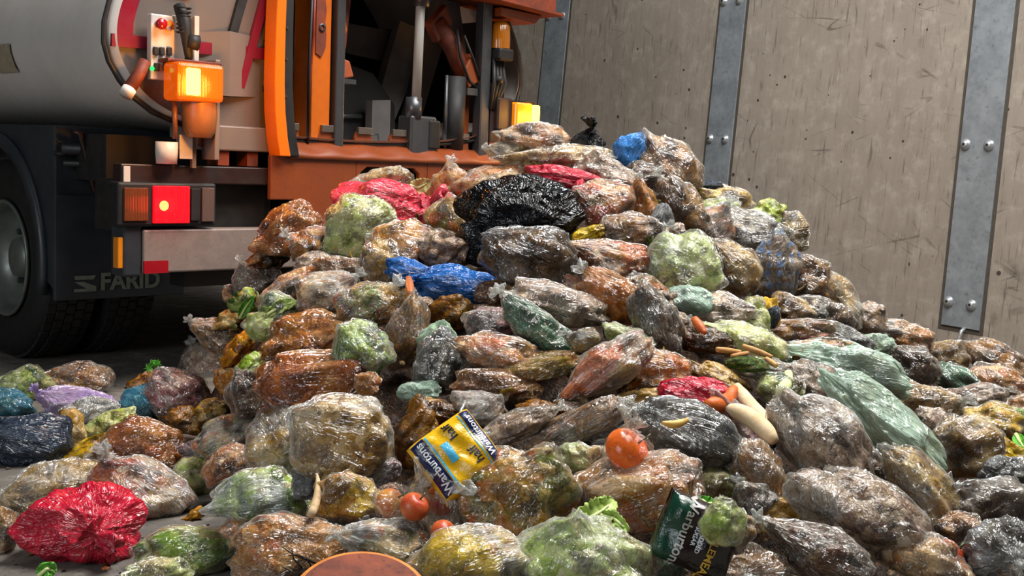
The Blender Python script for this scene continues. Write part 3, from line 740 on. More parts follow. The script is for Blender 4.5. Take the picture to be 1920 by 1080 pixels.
round_fruit(1780, 1037, 27, M_TOM2, 'tomato', 'single loose dark red tomato near the bottom right corner', 'tomato', push=-0.12, flat=0.85)
round_fruit(1000, 850, 10, M_EGG, 'onion', 'tiny round onion between the long wet bag and the carrot bag', 'onion', push=-0.05)
round_fruit(888, 378, 12, M_EGG, 'onion', 'pale oval onion at the left tip of the largest black bag', 'onion', push=-0.2, flat=1.3)
def rod(u0, v0, u1, v1, radii, mat, name, label, cat, push=-0.1, bend=0.0, seg=14, flat=1.0):
    c0, px = spot(u0, v0, 15, 15, False, push); c1, p1 = spot(u1, v1, 15, 15, False, push)
    n = 14; path = []; rad = []
    mid = (c0 + c1) / 2; ax = (c1 - c0); side = ax.cross(EYE - mid).normalized()
    for i in range(n):
        s = i / (n - 1); path.append(c0 + ax * s + side * (4 * s * (1 - s)) * bend * ax.length - mid)
        rad.append(float(np.interp(s, np.linspace(0, 1, len(radii)), radii)) * px)
    mb = MB().tube(path, rad, seg); o = link(name, mb.v, mb.f, mat); o.location = mid
    return tag(o, label, cat)
rod(1325, 757, 1376, 728, [8, 15, 17, 18, 15, 12, 13, 8], M_CAR, 'carrot', 'whole crooked carrot lying on the crimson pink bag', 'carrot', -0.22, 0.12)
rod(1302, 598, 1322, 625, [7, 9, 8, 4], M_CAR, 'carrot', 'carrot end poking out below the silvery grey bag', 'carrot', -0.14)
rod(766, 522, 770, 552, [6, 8, 8, 6], M_SAUS, 'sausage', 'small brown sausage upright against the bright blue bag', 'sausage', -0.3)
rod(583, 965, 594, 888, [8, 8.5, 8, 7, 5, 2], M_PARS, 'parsnip', 'long pale parsnip standing upright right of the pasta bag', 'parsnip', -0.22, 0.05)
rod(1382, 722, 1462, 808, [6, 13, 15, 16, 16, 15, 10], M_BREAD, 'bread_roll', 'long pale bread roll, upper half of the pair by the celery hearts', 'bread roll', -0.16, 0.06)
rod(1362, 764, 1452, 828, [6, 15, 17, 17, 17, 16, 9], M_BREAD, 'bread_roll', 'long pale bread roll, lower half lying on the purple-pink bag', 'bread roll', -0.2, -0.08)
rod(1242, 792, 1290, 786, [3, 7, 8, 7, 4], M_BAN, 'banana_slice', 'banana slice lying on the blue-grey bulging bag', 'banana slice', -0.33, 0.12)
rod(1344, 655, 1388, 660, [5, 6, 5, 4], M_CHIP, 'potato_chip', 'thick chip at the left end of the spilled chips', 'chip', -0.14)
rod(1392, 648, 1448, 670, [4, 6, 6, 4], M_CHIP, 'potato_chip', 'longest chip lying across the top of the spilled chips', 'chip', -0.18)
rod(1436, 672, 1456, 686, [4, 6, 5], M_CHIP, 'potato_chip', 'short chip at the right end of the spilled chips', 'chip', -0.18)
rod(1372, 668, 1402, 662, [4, 5, 4], M_CHIP, 'potato_chip', 'short chip in the middle above the chopped greens', 'chip', -0.15)
rod(1452, 800, 1478, 800, [4, 9, 8, 5], M_BREAD, 'bread_end', 'broken bread end touching the tips of the two long rolls', 'bread', -0.17)
rod(1075, 690, 1098, 730, [3, 3, 2], M_PARS, 'vegetable_stalk', 'thin curled pale stalk beside the slanting pink bag', 'stalk', 0.0, 0.2)
rod(1462, 735, 1478, 700, [10, 12, 10, 8], M_RIB, 'celery_stalk', 'pale celery stalk among the celery hearts', 'celery', -0.14, 0.05)
rod(872, 752, 918, 812, [3, 4, 4, 3], FM['m'], 'bag_handle', 'twisted strip of white film beside the brown crust', 'plastic strip', -0.12, 0.25)
rod(340, 962, 384, 976, [0, 0, 0], M_CRUST, 'x', 'x', 'x') if False else None
c, px = spot(366, 965, 24, 14, True); V, F_, st = blob(71, (25 * px, 11 * px, 12 * px), (1, 0, 0), 40, 26, 'core', 2.2, 9)
solid('food_scrap_clump', '', contents('org'), V, F_, 'orange-brown cooked scrap alone on the floor left of the pasta bag', 'food scraps', Matrix.Translation(c) @ frame(c, 0.5))
c, px = ground(198, 1066, 0.008), 0.0014; V, F_, st = blob(72, (.011, .006, .008), (1, 0, 0), 24, 16, 'core', .4, 5)
solid('bean', '', M_SAUS, V, F_, 'brown bean on the floor right of the bright red bag', 'bean', Matrix.Translation(c) @ frame(c, 0.1))
# round flatbread lying at the very front
c = EYE + ray(676, 1132) * 2.12; root = empty('flatbread', c, (math.radians(24), 0, math.radians(8))); tag(root, 'large round browned flatbread lying at the bottom edge of the picture front', 'bread')
root['label'] = 'large round browned flatbread with orange rim at the very front'
rs_ = np.random.RandomState(5); prof = [(0.001, .012), (.04, .014), (.09, .013), (.122, .010)]
m_ = MB().lathe(prof, (0, 0, 0), 'z', 72); m_.build('browned_top', M_FLAT, root, True)
MB().lathe([(.121, .010), (.131, .006), (.136, -.002), (.130, -.010), (.10, -.014), (.001, -.014)], (0, 0, 0), 'z', 72).build('rim', M_FRIM, root, True)
# crinkled leaves
def leaf(name, pts, w, label, mats=None, frill=1.0, seed=1, parts=True, thick=0.0012):
    """pts: spine in world space"""
    P = [Vector(p) for p in pts]; n = 26; m = 15; rs = np.random.RandomState(seed); off = rs.uniform(0, 50, 3)
    mid = sum(P, Vector()) / len(P); sp = []
    ts = np.linspace(0, len(P) - 1, n)
    for t in ts:
        i = min(int(t), len(P) - 2); f = t - i; sp.append(P[i].lerp(P[i + 1], f) - mid)
    V = []
    for i, p in enumerate(sp):
        tan = (sp[min(i + 1, n - 1)] - sp[max(i - 1, 0)]).normalized(); nor = (EYE - mid).normalized(); sd = tan.cross(nor).normalized(); nor = sd.cross(tan)
        s = i / (n - 1); wd = w * (math.sin(PI * min(1, s * 0.92 + 0.06)) ** 0.6)
        for j in range(m):
            q = j / (m - 1) * 2 - 1
            V.append(p + sd * q * wd * (1 + 0.12 * math.sin(i * 2.3 + off[0] + j)) + nor * (abs(q) ** 1.3 * wd * 0.45))
    A = np.array([tuple(v) for v in V]); nn = pn(A * 55 + off) * 0.010 + pn(A * 110 + off) * 0.006
    nor = np.array((EYE - mid).normalized()); edge = np.tile(np.abs(np.linspace(-1, 1, m)), n); A = A + (nn * (0.35 + edge) * frill)[:, None] * nor[None]
    F_ = [(i * m + j, i * m + j + 1, (i + 1) * m + j + 1, (i + 1) * m + j) for i in range(n - 1) for j in range(m - 1)]
    mats = mats or (M_LEAF, M_RIB)
    root = empty(name, mid); tag(root, label, 'leaf')
    o = link('leaf_blade', A, F_, mats[0], root); so = o.modifiers.new('thickness', 'SOLIDIFY'); so.thickness = thick
    MB().tube([p + Vector((0, 0, 0)) + (EYE - mid).normalized() * 0.003 for p in sp[:n - 4]], [0.0065 * (1 - i / n) + 0.001 for i in range(n - 4)], 8).build('leaf_rib', mats[1], root, True)
def img_pts(L, push): 
    out = []
    for u, v in L:
        c, px = spot(u, v, 10, 10, False, push); out.append(c)
    return out
leaf('lettuce_leaf', img_pts([(1072, 1004), (1100, 975), (1128, 958), (1152, 938)], -0.26), 0.032, 'curly pale green lettuce leaf lying over the white translucent bag', seed=2, frill=1.5)
leaf('lettuce_leaf', img_pts([(1068, 975), (1082, 985), (1096, 1006)], -0.27), 0.03, 'frilly lettuce leaf tip touching the largest carrot bag', seed=3, frill=1.6)
leaf('lettuce_leaf', img_pts([(1118, 965), (1150, 972), (1180, 996)], -0.25), 0.016, 'narrow pale lettuce leaf pointing right below the meat bag', seed=13, frill=1.0)
leaf('celery_leaf', img_pts([(450, 596), (462, 574), (476, 556)], -0.16), 0.02, 'dark yellow-green leaf drooping on the left edge of the heap', (M_PARSL, M_RIB), seed=4)
leaf('cabbage_leaf', img_pts([(768, 348), (785, 352), (808, 340)], -0.02), 0.035, 'wilted cream-green leaf upright between red bag and ridged orange bag', (veg('wilted_leaf', 'cfc98a', 'a9a860', 0.6), M_RIB), seed=5)
leaf('cauliflower_leaf', img_pts([(1452, 425), (1456, 408), (1454, 384)], -0.02), 0.012, 'upright pale leaf tip on the right skyline', (M_RIB, M_RIB), seed=6, frill=0.4)
leaf('celery_leaf', img_pts([(500, 590), (530, 572), (556, 566)], -0.2), 0.022, 'pale ribbed leaf across the celery bag', (M_LEAF, M_RIB), seed=7)
leaf('lettuce_leaf', img_pts([(1310, 935), (1325, 945), (1340, 942)], -0.22), 0.016, 'bright green leaf at the top of the wholemeal pack', (M_PARSL, M_RIB), seed=8)
leaf('lettuce_leaf', img_pts([(1296, 970), (1308, 976), (1318, 982)], -0.25), 0.012, 'small bright green leaf on the wholemeal pack lettering', (M_PARSL, M_RIB), seed=9)
leaf('lettuce_leaf', [ground(72, 1080, .01), ground(88, 1066, .03), ground(104, 1072, .012)], 0.02, 'bright green leaf scrap on the floor below the bright red bag', (M_PARSL, M_RIB), seed=10)
leaf('lettuce_leaf', img_pts([(1905, 815), (1912, 828), (1922, 842)], -0.1), 0.018, 'bright green leaf cut by the right edge beside the yellow peel', (M_PARSL, M_RIB), seed=12)
# parsley
def parsley(c, px, label, s=1.0):
    root = empty('parsley_sprig', c); tag(root, label, 'herb'); rs = random.Random(4)
    mb = MB(); st = MB()
    for k in range(9):
        a = rs.uniform(0, 2 * PI); e = Vector((math.cos(a) * 0.035, rs.uniform(-.02, .0), math.sin(a) * 0.03 + 0.01)) * s
        q = MB().tube([(0, 0, -0.025), e * 0.5, e], 0.0014, 6)
        lf = MB(); n = 14; ctr = e; V = [ctr]; 
        for j in range(n):
            b = 2 * PI * j / n; r = (0.018 if j % 2 else 0.010) * s * rs.uniform(0.8, 1.2); V.append(ctr + Vector((math.cos(b) * r, rs.uniform(-.005, .005), math.sin(b) * r)))
        lf.add(V, [(0, 1 + j, 1 + (j + 1) % n) for j in range(n)])
        lo = lf.build('leaflet', M_PARSL, root); so = lo.modifiers.new('t', 'SOLIDIFY'); so.thickness = 0.001
        q.build('stalk', M_STEM, lo, True)
c, px = spot(326, 742, 56, 50, True); c = EYE + ray(296, 697) * ((c - EYE).dot(FW) - .02); parsley(c, px, 'bright green parsley sprig on the dark purple-brown bag')
c, px = spot(1400, 682, 30, 10, False, -0.15)
V, F_, st = blob(74, (46 * px, 15 * px, .04), (1, 0, 0), 60, 36, 'core', 1.6, 18)
solid('chopped_greens', '', contents_mat('herb', 60, .4, 'fine'), V, F_, 'chopped dark green herbs spilled below the chips', 'herbs', Matrix.Translation(c) @ frame(c, 0))
# grape twigs on the red bag
c, px = spot(590, 1052, 40, 20, False, -0.2); mb = MB(); rs = random.Random(9)
root = tag(empty('grape_stalk', c), 'black branching grape stalk lying on the bag of reddish scraps', 'grape stalk')
for k in range(11):
    p0 = Vector((rs.uniform(-.05, .06), rs.uniform(-.01, .0), rs.uniform(-.03, .02))); e = p0 + Vector((rs.uniform(-.03, .03), -.01, rs.uniform(.0, .035)))
    MB().tube([(k * .009 - .045, 0, -.02 + .004 * math.sin(k)), p0, e], [0.0022, .0016, .0012], 7).build('twig', M_DARK, root, True)
# ------------------------------------------------------------------ two bread packs with their lettering
def flat_col(name, col, rough=0.25, crinkle=0.5):
    t = NT(name); v = t.obj(False); a = t.noise(v, 28, 4, 0.6, 0.5); r = t.math('ABSOLUTE', t.math('SUBTRACT', a.outputs[0], 0.5))
    t.bsdf(lin(col), rough, 0, t.bump(r, crinkle, 0.012), 0.6); return t.m
P_Y = flat_col('pack_yellow', 'e8b414'); P_N = flat_col('pack_navy', '14204e'); P_B = flat_col('pack_pale_blue', '4fb4dc'); P_W = flat_col('pack_white_ink', 'e6e8ea', 0.4, 0.1); P_K = flat_col('pack_dark_ink', '14182a', 0.4, 0.1)
P_BK = flat_col('pack_black', '14100f'); P_DG = flat_col('pack_dark_green', '0f3a2a'); P_GD = flat_col('pack_gold_ink', 'd8a838', 0.4, 0.1); P_GY = flat_col('pack_grey_ink', 'b9b5ae', 0.4, 0.1); P_LG = flat_col('pack_light_green', '9cc46a'); P_BN = flat_col('pack_brown_black', '1f1210')
def pack_surface(hs, hw, hh):
    def f(s, w, lift=0.0):
        a = min(1, abs(s / hs)); b = min(1, abs(w / hw)); z = hh * (1 - a ** 5) ** 0.4 * (1 - b ** 4) ** 0.4
        n = 0.004 * math.sin(s * 70 + w * 40) + 0.003 * math.sin(w * 120 - s * 50)
        return Vector((s, w, z + n * (1 - a ** 6) + lift))
    return f
def pack(name, c, xdir, updir, hs, hw, hh, bands, texts, label, cat):
    X = Vector(xdir).normalized(); Y = (Vector(updir) - X * Vector(updir).dot(X)).normalized(); Z = X.cross(Y)
    Mw = Matrix(((X.x, Y.x, Z.x, c.x), (X.y, Y.y, Z.y, c.y), (X.z, Y.z, Z.z, c.z), (0, 0, 0, 1)))
    root = empty(name); root.matrix_world = Mw; tag(root, label, cat); f = pack_surface(hs, hw, hh)
    n, m = 60, 48; V = []
    for sg in (1, -1):
        for i in range(n + 1):
            for j in range(m + 1):
                p = f((i / n * 2 - 1) * hs, (j / m * 2 - 1) * hw); V.append((p.x, p.y, p.z * sg))
    K = (n + 1) * (m + 1); F_ = []
    for i in range(n):
        for j in range(m):
            a = i * (m + 1) + j; F_ += [(a, a + m + 1, a + m + 2, a + 1), (K + a, K + a + 1, K + a + m + 2, K + a + m + 1)]
    link('wrapper', V, F_, bands[0][1], root)
    for (s0, s1, w0, w1, mat, nm) in bands[1:]:
        n2, m2 = 40, 16; V = [f(s0 + (s1 - s0) * i / n2, w0 + (w1 - w0) * j / m2, 0.0012) for i in range(n2 + 1) for j in range(m2 + 1)]
        F_ = [(i * (m2 + 1) + j, (i + 1) * (m2 + 1) + j, (i + 1) * (m2 + 1) + j + 1, i * (m2 + 1) + j + 1) for i in range(n2) for j in range(m2)]
        link(nm, V, F_, mat, root)
    for (txt, s, w, size, mat, flip) in texts:
        cu = bpy.data.curves.new('lettering', 'FONT'); cu.body = txt; cu.size = size; cu.align_x = 'CENTER'; cu.align_y = 'CENTER'; cu.offset = size * 0.018; cu.resolution_u = 3
        tmp = bpy.data.objects.new('tmp', cu); COL.objects.link(tmp); dg = bpy.context.evaluated_depsgraph_get(); me = bpy.data.meshes.new_from_object(tmp.evaluated_get(dg))
        bm = bmesh.new(); bm.from_mesh(me); bmesh.ops.triangulate(bm, faces=bm.faces); bmesh.ops.subdivide_edges(bm, edges=[e for e in bm.edges if e.calc_length() > 0.008], cuts=2)
        for vv in bm.verts:
            x, y = vv.co.x, vv.co.y
            if flip: x, y = -x, -y
            vv.co = f(s + x, w + y, 0.0024)
        bm.to_mesh(me); bm.free(); me.materials.clear(); me.materials.append(mat); bpy.data.objects.remove(tmp)
        o = bpy.data.objects.new('lettering', me); COL.objects.link(o); o.parent = root
def img_dir(c, du, dv, tilt=0.0):       # direction in the world that shows as (du, dv) on screen, tipped towards or away from the viewer
    tw = (EYE - c).normalized(); r = RT - tw * RT.dot(tw); uu = UP - tw * UP.dot(tw)
    return (r.normalized() * du - uu.normalized() * dv).normalized() + tw * tilt
c, px = spot(857, 857, 60, 60, False, -0.36)
pack('bread_pack', c, img_dir(c, -.60, -.80, -.25), img_dir(c, -.76, .62, .15), .082, .086, .055,
     [(0, P_Y), (-.072, .072, .046, .080, P_N, 'navy_band'), (-.072, .072, -.080, -.056, P_N, 'navy_band'), (-.02, .030, .004, .024, P_B, 'pale_blue_patch'), (-.07, .07, .038, .043, P_B, 'pale_blue_stripe'), (-.07, .07, -.052, -.049, P_B, 'pale_blue_stripe')],
     [('Warburtons', -.002, .062, .027, P_W, False), ('Warburtons', .0, -.068, .022, P_W, False), ('half', .045, -.014, .030, P_K, False), ('half', -.034, -.032, .030, P_K, False)],
     'yellow and navy bread pack with white lettering in the centre front', 'bread pack')
c, px = spot(1306, 1004, 70, 50, False, -0.34)
pack('bread_pack', c, img_dir(c, -.38, .92, -.1), img_dir(c, .92, .38, -.2), .072, .085, .045,
     [(0, P_BK), (-.066, .066, -.080, -.036, P_DG, 'green_band'), (-.06, .05, -.030, .010, P_BN, 'brown_band')],
     [('Warburtons', .0, -.034, .031, P_GY, False), ('NO ADDED', -.004, .002, .0125, P_W, False), ('SUGAR', -.002, -.011, .0125, P_W, False), ('WHOLEMEAL', .006, .030, .024, P_GD, False)],
     'black and dark green wholemeal bread pack with gold lettering at the bottom', 'bread pack')
bag(1352, 982, 38, 42, -10, 'cab', 'c', '100', 'z-.44,l.7', 'pale clear bag bulging over the wholemeal pack')
bag(1378, 1000, 30, 40, -20, 'tan', 'c', '-', 'z-.36,l.8', 'small bready bag right of the wholemeal pack')
# ------------------------------------------------------------------ the bin lorry, built in its own axes: X across the rear, Y forward, Z up
TR = empty('refuse_lorry', (-1.77, 5.15, 0), (0, 0, math.radians(45)))
tag(TR, 'white and orange refuse lorry backed up to the heap, amber and red lamps lit', 'lorry')
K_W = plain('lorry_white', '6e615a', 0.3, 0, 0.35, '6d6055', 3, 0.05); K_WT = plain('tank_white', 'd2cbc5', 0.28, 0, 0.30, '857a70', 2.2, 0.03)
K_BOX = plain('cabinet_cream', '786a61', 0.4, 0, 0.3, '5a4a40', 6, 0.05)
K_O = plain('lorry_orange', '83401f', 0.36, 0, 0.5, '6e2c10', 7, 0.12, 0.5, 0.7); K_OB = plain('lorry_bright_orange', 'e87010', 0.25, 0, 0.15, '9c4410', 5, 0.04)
K_RUST = plain('lorry_rusty_orange', '7e3418', 0.6, 0, 0.8, '2c140c', 8, 0.3); K_K = plain('black_steel', '141416', 0.5, 0, 0.6, '2c2622', 8, 0.15)
K_KR = plain('black_rubber', '0e0e10', 0.6, 0, 0.4, '24201e', 12, 0.1); K_GS = plain('grey_steel', '5a5c60', 0.35, 0.7, 0.4, '2a2624', 10, 0.1)
K_CH = plain('chrome_rod', 'a8a8a4', 0.45, 0.1, 0.05, '80807c', 6, 0.02); K_MG = plain('mudguard_plastic', '232930', 0.42, 0, 0.4, '3a3a3a', 5, 0.08)
K_MAR = plain('maroon_stripe', '7a1428', 0.35, 0, 0.1); K_OLV = plain('olive_marking', '8f8a1e', 0.4, 0, 0.1); K_RED = plain('red_marking', 'a81c2c', 0.35, 0, 0.1)
K_AL = plain('bumper_aluminium', '8c7f78', 0.45, 0.2, 0.4, '4a3a34', 14, 0.1, 0.5, 0.5); K_RIM = plain('wheel_rim', '7d817c', 0.4, 0.5, 0.5, '3c3a34', 8, 0.1)
K_LAB = plain('faded_label', 'a3947e', 0.5, 0, 0.5, '6a5c4c', 30, 0.0); K_YL = plain('yellow_sticker', 'c8a868', 0.5, 0, 0.1); K_TXT = plain('flap_lettering', '6f7468', 0.6, 0, 0.5, '33342f', 20, 0.0)
K_PLATE = plain('white_plastic', 'd0c6bc', 0.4, 0, 0.3, '7a6a5c', 8, 0.03); K_REFR = plain('red_reflector', '96101e', 0.15, 0, 0.1); K_REFA = plain('amber_reflector', 'd8821c', 0.15, 0, 0.1)
def lens(name, col, em=0.0, ec=None):
    t = NT(name); v = t.obj(False); wv = t.n('ShaderNodeTexWave', Scale=42.0, Distortion=0.0); t.l(v, wv.inputs['Vector'])
    b = t.bsdf(lin(col), 0.12, 0, t.bump(wv.outputs['Fac'], 0.4, 0.003), 0.7)
    if em: b.inputs['Emission Color'].default_value = lin(ec or col); b.inputs['Emission Strength'].default_value = em
    return t.m
L_AMB = lens('amber_lens_lit', 'c04a04', 0.5, 'ff6404'); L_AMD = lens('amber_lens', '8a4a10'); L_RED = lens('red_lens_lit', 'd80818', 1.3, 'ff0818'); L_CLR = lens('clear_lens', '5a4a44'); L_BRN = lens('dull_amber_lens', '6b3416')
def emi(name, col, s): t = NT(name); return t.emis(lin(col), s)
E_LED = emi('led_strip', 'ffae3a', 12.0); E_BULB = emi('red_bulb', 'ff5a30', 9.0); E_GRN = emi('green_indicator', '30e060', 2.5)
# tank body
prof = [(1.25, 1.20), (.8, 1.215), (.5, 1.235), (.30, 1.265), (.17, 1.31), (.08, 1.37), (.015, 1.44), (-.035, 1.52), (-.058, 1.60), (-.056, 1.69), (-.03, 1.79), (.02, 1.89), (.09, 2.0), (.2, 2.14), (.34, 2.28), (.55, 2.42), (.85, 2.52), (1.25, 2.56)]
full = prof + [(2.5 - x, z) for x, z in prof[-2:0:-1]]
mb = MB(); n = len(full); ys = [0.02, 0.05, 0.10, 0.5, 1.2, 2.2, 3.2, 4.2]; sc = [0.965, 0.99, 1, 1, 1, 1, 1, 1]
V = [(1.25 + (x - 1.25) * s, y, 1.88 + (z - 1.88) * s) for y, s in zip(ys, sc) for x, z in full]
Fq = [(i * n + k, (i + 1) * n + k, (i + 1) * n + (k + 1) % n, i * n + (k + 1) % n) for i in range(len(ys) - 1) for k in range(n)]
mb.add(V, Fq); tank = mb.build('tank', K_WT, TR, True); sub = tank.modifiers.new('s', 'SUBSURF'); sub.levels = sub.render_levels = 2
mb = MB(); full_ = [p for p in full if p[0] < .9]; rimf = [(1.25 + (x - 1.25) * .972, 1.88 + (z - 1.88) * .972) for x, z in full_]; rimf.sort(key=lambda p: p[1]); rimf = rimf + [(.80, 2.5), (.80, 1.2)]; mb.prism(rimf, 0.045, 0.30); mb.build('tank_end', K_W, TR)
MB().box(.80, .86, .05, 1.3, 1.1, 2.5).build('hopper_wall', K_K, TR)
# rim trim around the tank end
mb = MB(); mb.tube([(1.25 + (x - 1.25) * 1.0, 0.05, 1.88 + (z - 1.88) * 1.0) for x, z in full] + [(full[0][0], .05, full[0][1])], 0.012, 8, False).build('rim_trim', K_K, TR, True)
def edge(z0, z1, ins=0.0, k=14):
    zs = np.linspace(z0, z1, k); xs = [p[0] for p in prof[::-1]]; zz = [p[1] for p in prof[::-1]]
    order = np.argsort(zz); return [(1.25 + (float(np.interp(z, np.array(zz)[order], np.array(xs)[order])) - 1.25) * .968 + ins, float(z)) for z in zs]
E1 = edge(1.585, 2.3)
MB().prism(E1 + [(x + .085, z) for x, z in E1[::-1]], 0.028, 0.046).build('maroon_stripe', K_MAR, TR)
MB().prism([(-.03, 1.585), (.9, 1.60), (.9, 1.655), (-.03, 1.64)], 0.026, 0.046).build('maroon_stripe', K_MAR, TR)
MB().prism([(.10, 1.86), (.34, 1.84), (.5, 1.95), (.42, 2.1)], 0.030, 0.046).build('red_chevron', K_RED, TR)
MB().prism([(.085, 1.90), (.36, 1.955), (.46, 2.15), (.22, 2.15)], 0.024, 0.044).build('olive_chevron', K_OLV, TR)
for x in (.60, .72):
    MB().prism([(x - .12, 1.45), (x - .08, 1.45), (x + .12, 2.1), (x + .07, 2.1)], 0.02, 0.05).build('end_strap', K_K if x < .7 else K_MAR, TR)
# labels on the tank side (they follow its curve)
def on_side(y, z): 
    zz = np.array([p[1] for p in prof]); xx = np.array([p[0] for p in prof]); return float(np.interp(z, zz, xx)) - 0.004
def side_patch(name, mat, y0, y1, z0, z1, sk=0.0, th=0.0):
    V = []; 
    for i in range(7):
        for j in range(7):
            z = z0 + (z1 - z0) * i / 6; y = y0 + (y1 - y0) * j / 6 + sk * (z - z0); V.append((on_side(y, z) - 0.006 - th, y, z))
    return link(name, V, [(i * 7 + j, i * 7 + j + 1, (i + 1) * 7 + j + 1, (i + 1) * 7 + j) for i in range(6) for j in range(6)], mat, TR)
side_patch('side_label', K_LAB, 1.05, 1.30, 1.50, 1.64, 0.2)
side_patch('warning_sticker', K_YL, .17, .36, 1.86, 2.06); side_patch('warning_sticker', K_YL, -.02 + .05, .12, 1.92, 2.06)
for a, b in ((.19, .23), (.30, .34)): side_patch('warning_triangle', K_K, a, b, 1.93, 2.05, 0.2 if a < .25 else -0.2, 0.002)
side_patch('warning_triangle', K_K, .19, .34, 1.91, 1.93, 0, 0.002)
# chassis and underbody
MB().box(.05, 2.45, .25, 4.2, .98, 1.20).build('chassis_beam', K_K, TR); MB().box(.7, .85, .1, 4.2, .55, 1.0).build('chassis_rail', K_K, TR); MB().box(1.65, 1.8, .1, 4.2, .55, 1.0).build('chassis_rail', K_K, TR)
mb = MB().box(-.01, .78, -.02, .06, .985, 1.07); mb.build('rear_crossbar', plain('brown_black_steel', '2a1512', .4, 0, .4), TR, False, .006)
MB().box(.0, .03, -.03, .06, .96, 1.06).build('bar_bracket', K_PLATE, TR)
MB().box(.02, .80, .08, .3, .76, 1.0).build('rear_panel', K_K, TR)
# bumper
b = MB().box(.09, 2.42, -.04, .06, .575, .775).build('bumper', K_AL, TR, False, .008)
MB().box(.09, .21, -.046, -.038, .575, .632).build('red_reflector', K_REFR, b); MB().box(.0, .088, -.03, .10, .56, .80).build('bumper_end', K_MG, TR, False, .012)
MB().box(-.022, .004, -.02, .03, .60, .74).build('amber_reflector', K_REFA, TR, False, .004); MB().box(.35, .62, .06, .2, .49, .57).build('bumper_bracket', K_K, TR)
# tail lamp
tl = MB().box(-.04, .45, -.055, .05, .79, .99).build('tail_lamp', K_KR, TR, False, .012)
MB().box(-.015, .10, -.066, -.05, .815, .965).build('amber_lens', L_BRN, tl, False, .004); MB().box(.125, .305, -.068, -.05, .805, .975).build('red_lens', L_RED, tl, False, .004)
MB().box(.315, .36, -.066, -.05, .815, .965).build('black_divider', K_KR, tl, False, .003); MB().box(.37, .435, -.066, -.05, .81, .97).build('clear_lens', L_CLR, tl, False, .004)
MB().lathe([(.0005, -.074), (.014, -.073), (.022, -.069), (.026, -.066)], (.175, 0, .885), 'y', 20).build('bulb', E_BULB, tl, True)
# mudguard, flap and wheels
WC = (1.34, .54); mb = MB(); A = [(-12 + i * 8) for i in range(27)]
for r0, r1, x0, x1 in ((.61, .645, -.05, .66), (.595, .66, -.075, -.035)):
    P0 = []; 
    for aa in A:
        q = math.radians(aa); P0.append((math.cos(q), math.sin(q)))
    V = []; 
    for c_, s_ in P0:
        for r, x in ((r0, x0), (r1, x0), (r1, x1), (r0, x1)): V.append((x, WC[0] - r * c_, WC[1] + r * s_))
    k = len(P0); Fq = [(i * 4 + j, i * 4 + (j + 1) % 4, (i + 1) * 4 + (j + 1) % 4, (i + 1) * 4 + j) for i in range(k - 1) for j in range(4)] + [(0, 3, 2, 1), ((k - 1) * 4, (k - 1) * 4 + 1, (k - 1) * 4 + 2, (k - 1) * 4 + 3)]
    MB().add(V, Fq).build('wheel_arch' if x1 > 0 else 'arch_lip', K_MG, TR, True)
sidep = [(.62, .44), (.62, 1.235), (2.2, 1.235)] + [(WC[0] - .63 * math.cos(math.radians(a)), WC[1] + .63 * math.sin(math.radians(a))) for a in range(155, -11, -8)]
mb = MB(); n = len(sidep); mb.add([(-.045, y, z) for y, z in sidep] + [(-.015, y, z) for y, z in sidep], [tuple(range(n)), tuple(range(2 * n - 1, n - 1, -1))] + [(i, i + n, (i + 1) % n + n, (i + 1) % n) for i in range(n)]); mb.build('mudguard_side', K_MG, TR, False, .003)
MB().box(-.045, .66, .60, .63, .86, 1.235).build('mudguard_rear', K_MG, TR, False, .01)
fl = MB().box(-.05, .64, .585, .612, .385, .90).build('mud_flap', K_MG, TR, False, .006)
for z in (1.15, 1.10): MB().box(-.03, .62, .585, .60, z, z + .012).build('mudguard_rib', K_MG, TR, False, .003)
def letters(txt, size, x, y, z, mat, parent, name='lettering', depth=0.002):
    cu = bpy.data.curves.new('t', 'FONT'); cu.body = txt; cu.size = size; cu.extrude = depth; cu.offset = size * 0.03; cu.align_y = 'BOTTOM'
    tmp = bpy.data.objects.new('tmp', cu); COL.objects.link(tmp); me = bpy.data.meshes.new_from_object(tmp.evaluated_get(bpy.context.evaluated_depsgraph_get())); bpy.data.objects.remove(tmp)
    me.materials.clear(); me.materials.append(mat); o = bpy.data.objects.new(name, me); COL.objects.link(o); o.parent = parent; o.location = (x, y, z); o.rotation_euler = (PI / 2, 0, 0); return o
letters('FARID', .118, .175, .578, .408, K_TXT, fl)
mb = MB(); mb.prism([(.045, .505), (.155, .505), (.14, .485), (.05, .485)], .577, .584); mb.build('badge_bar', K_TXT, fl)
MB().prism([(.045, .475), (.09, .475), (.155, .45), (.155, .425), (.045, .425), (.045, .44), (.105, .44)], .577, .584).build('badge_bar', K_TXT, fl)
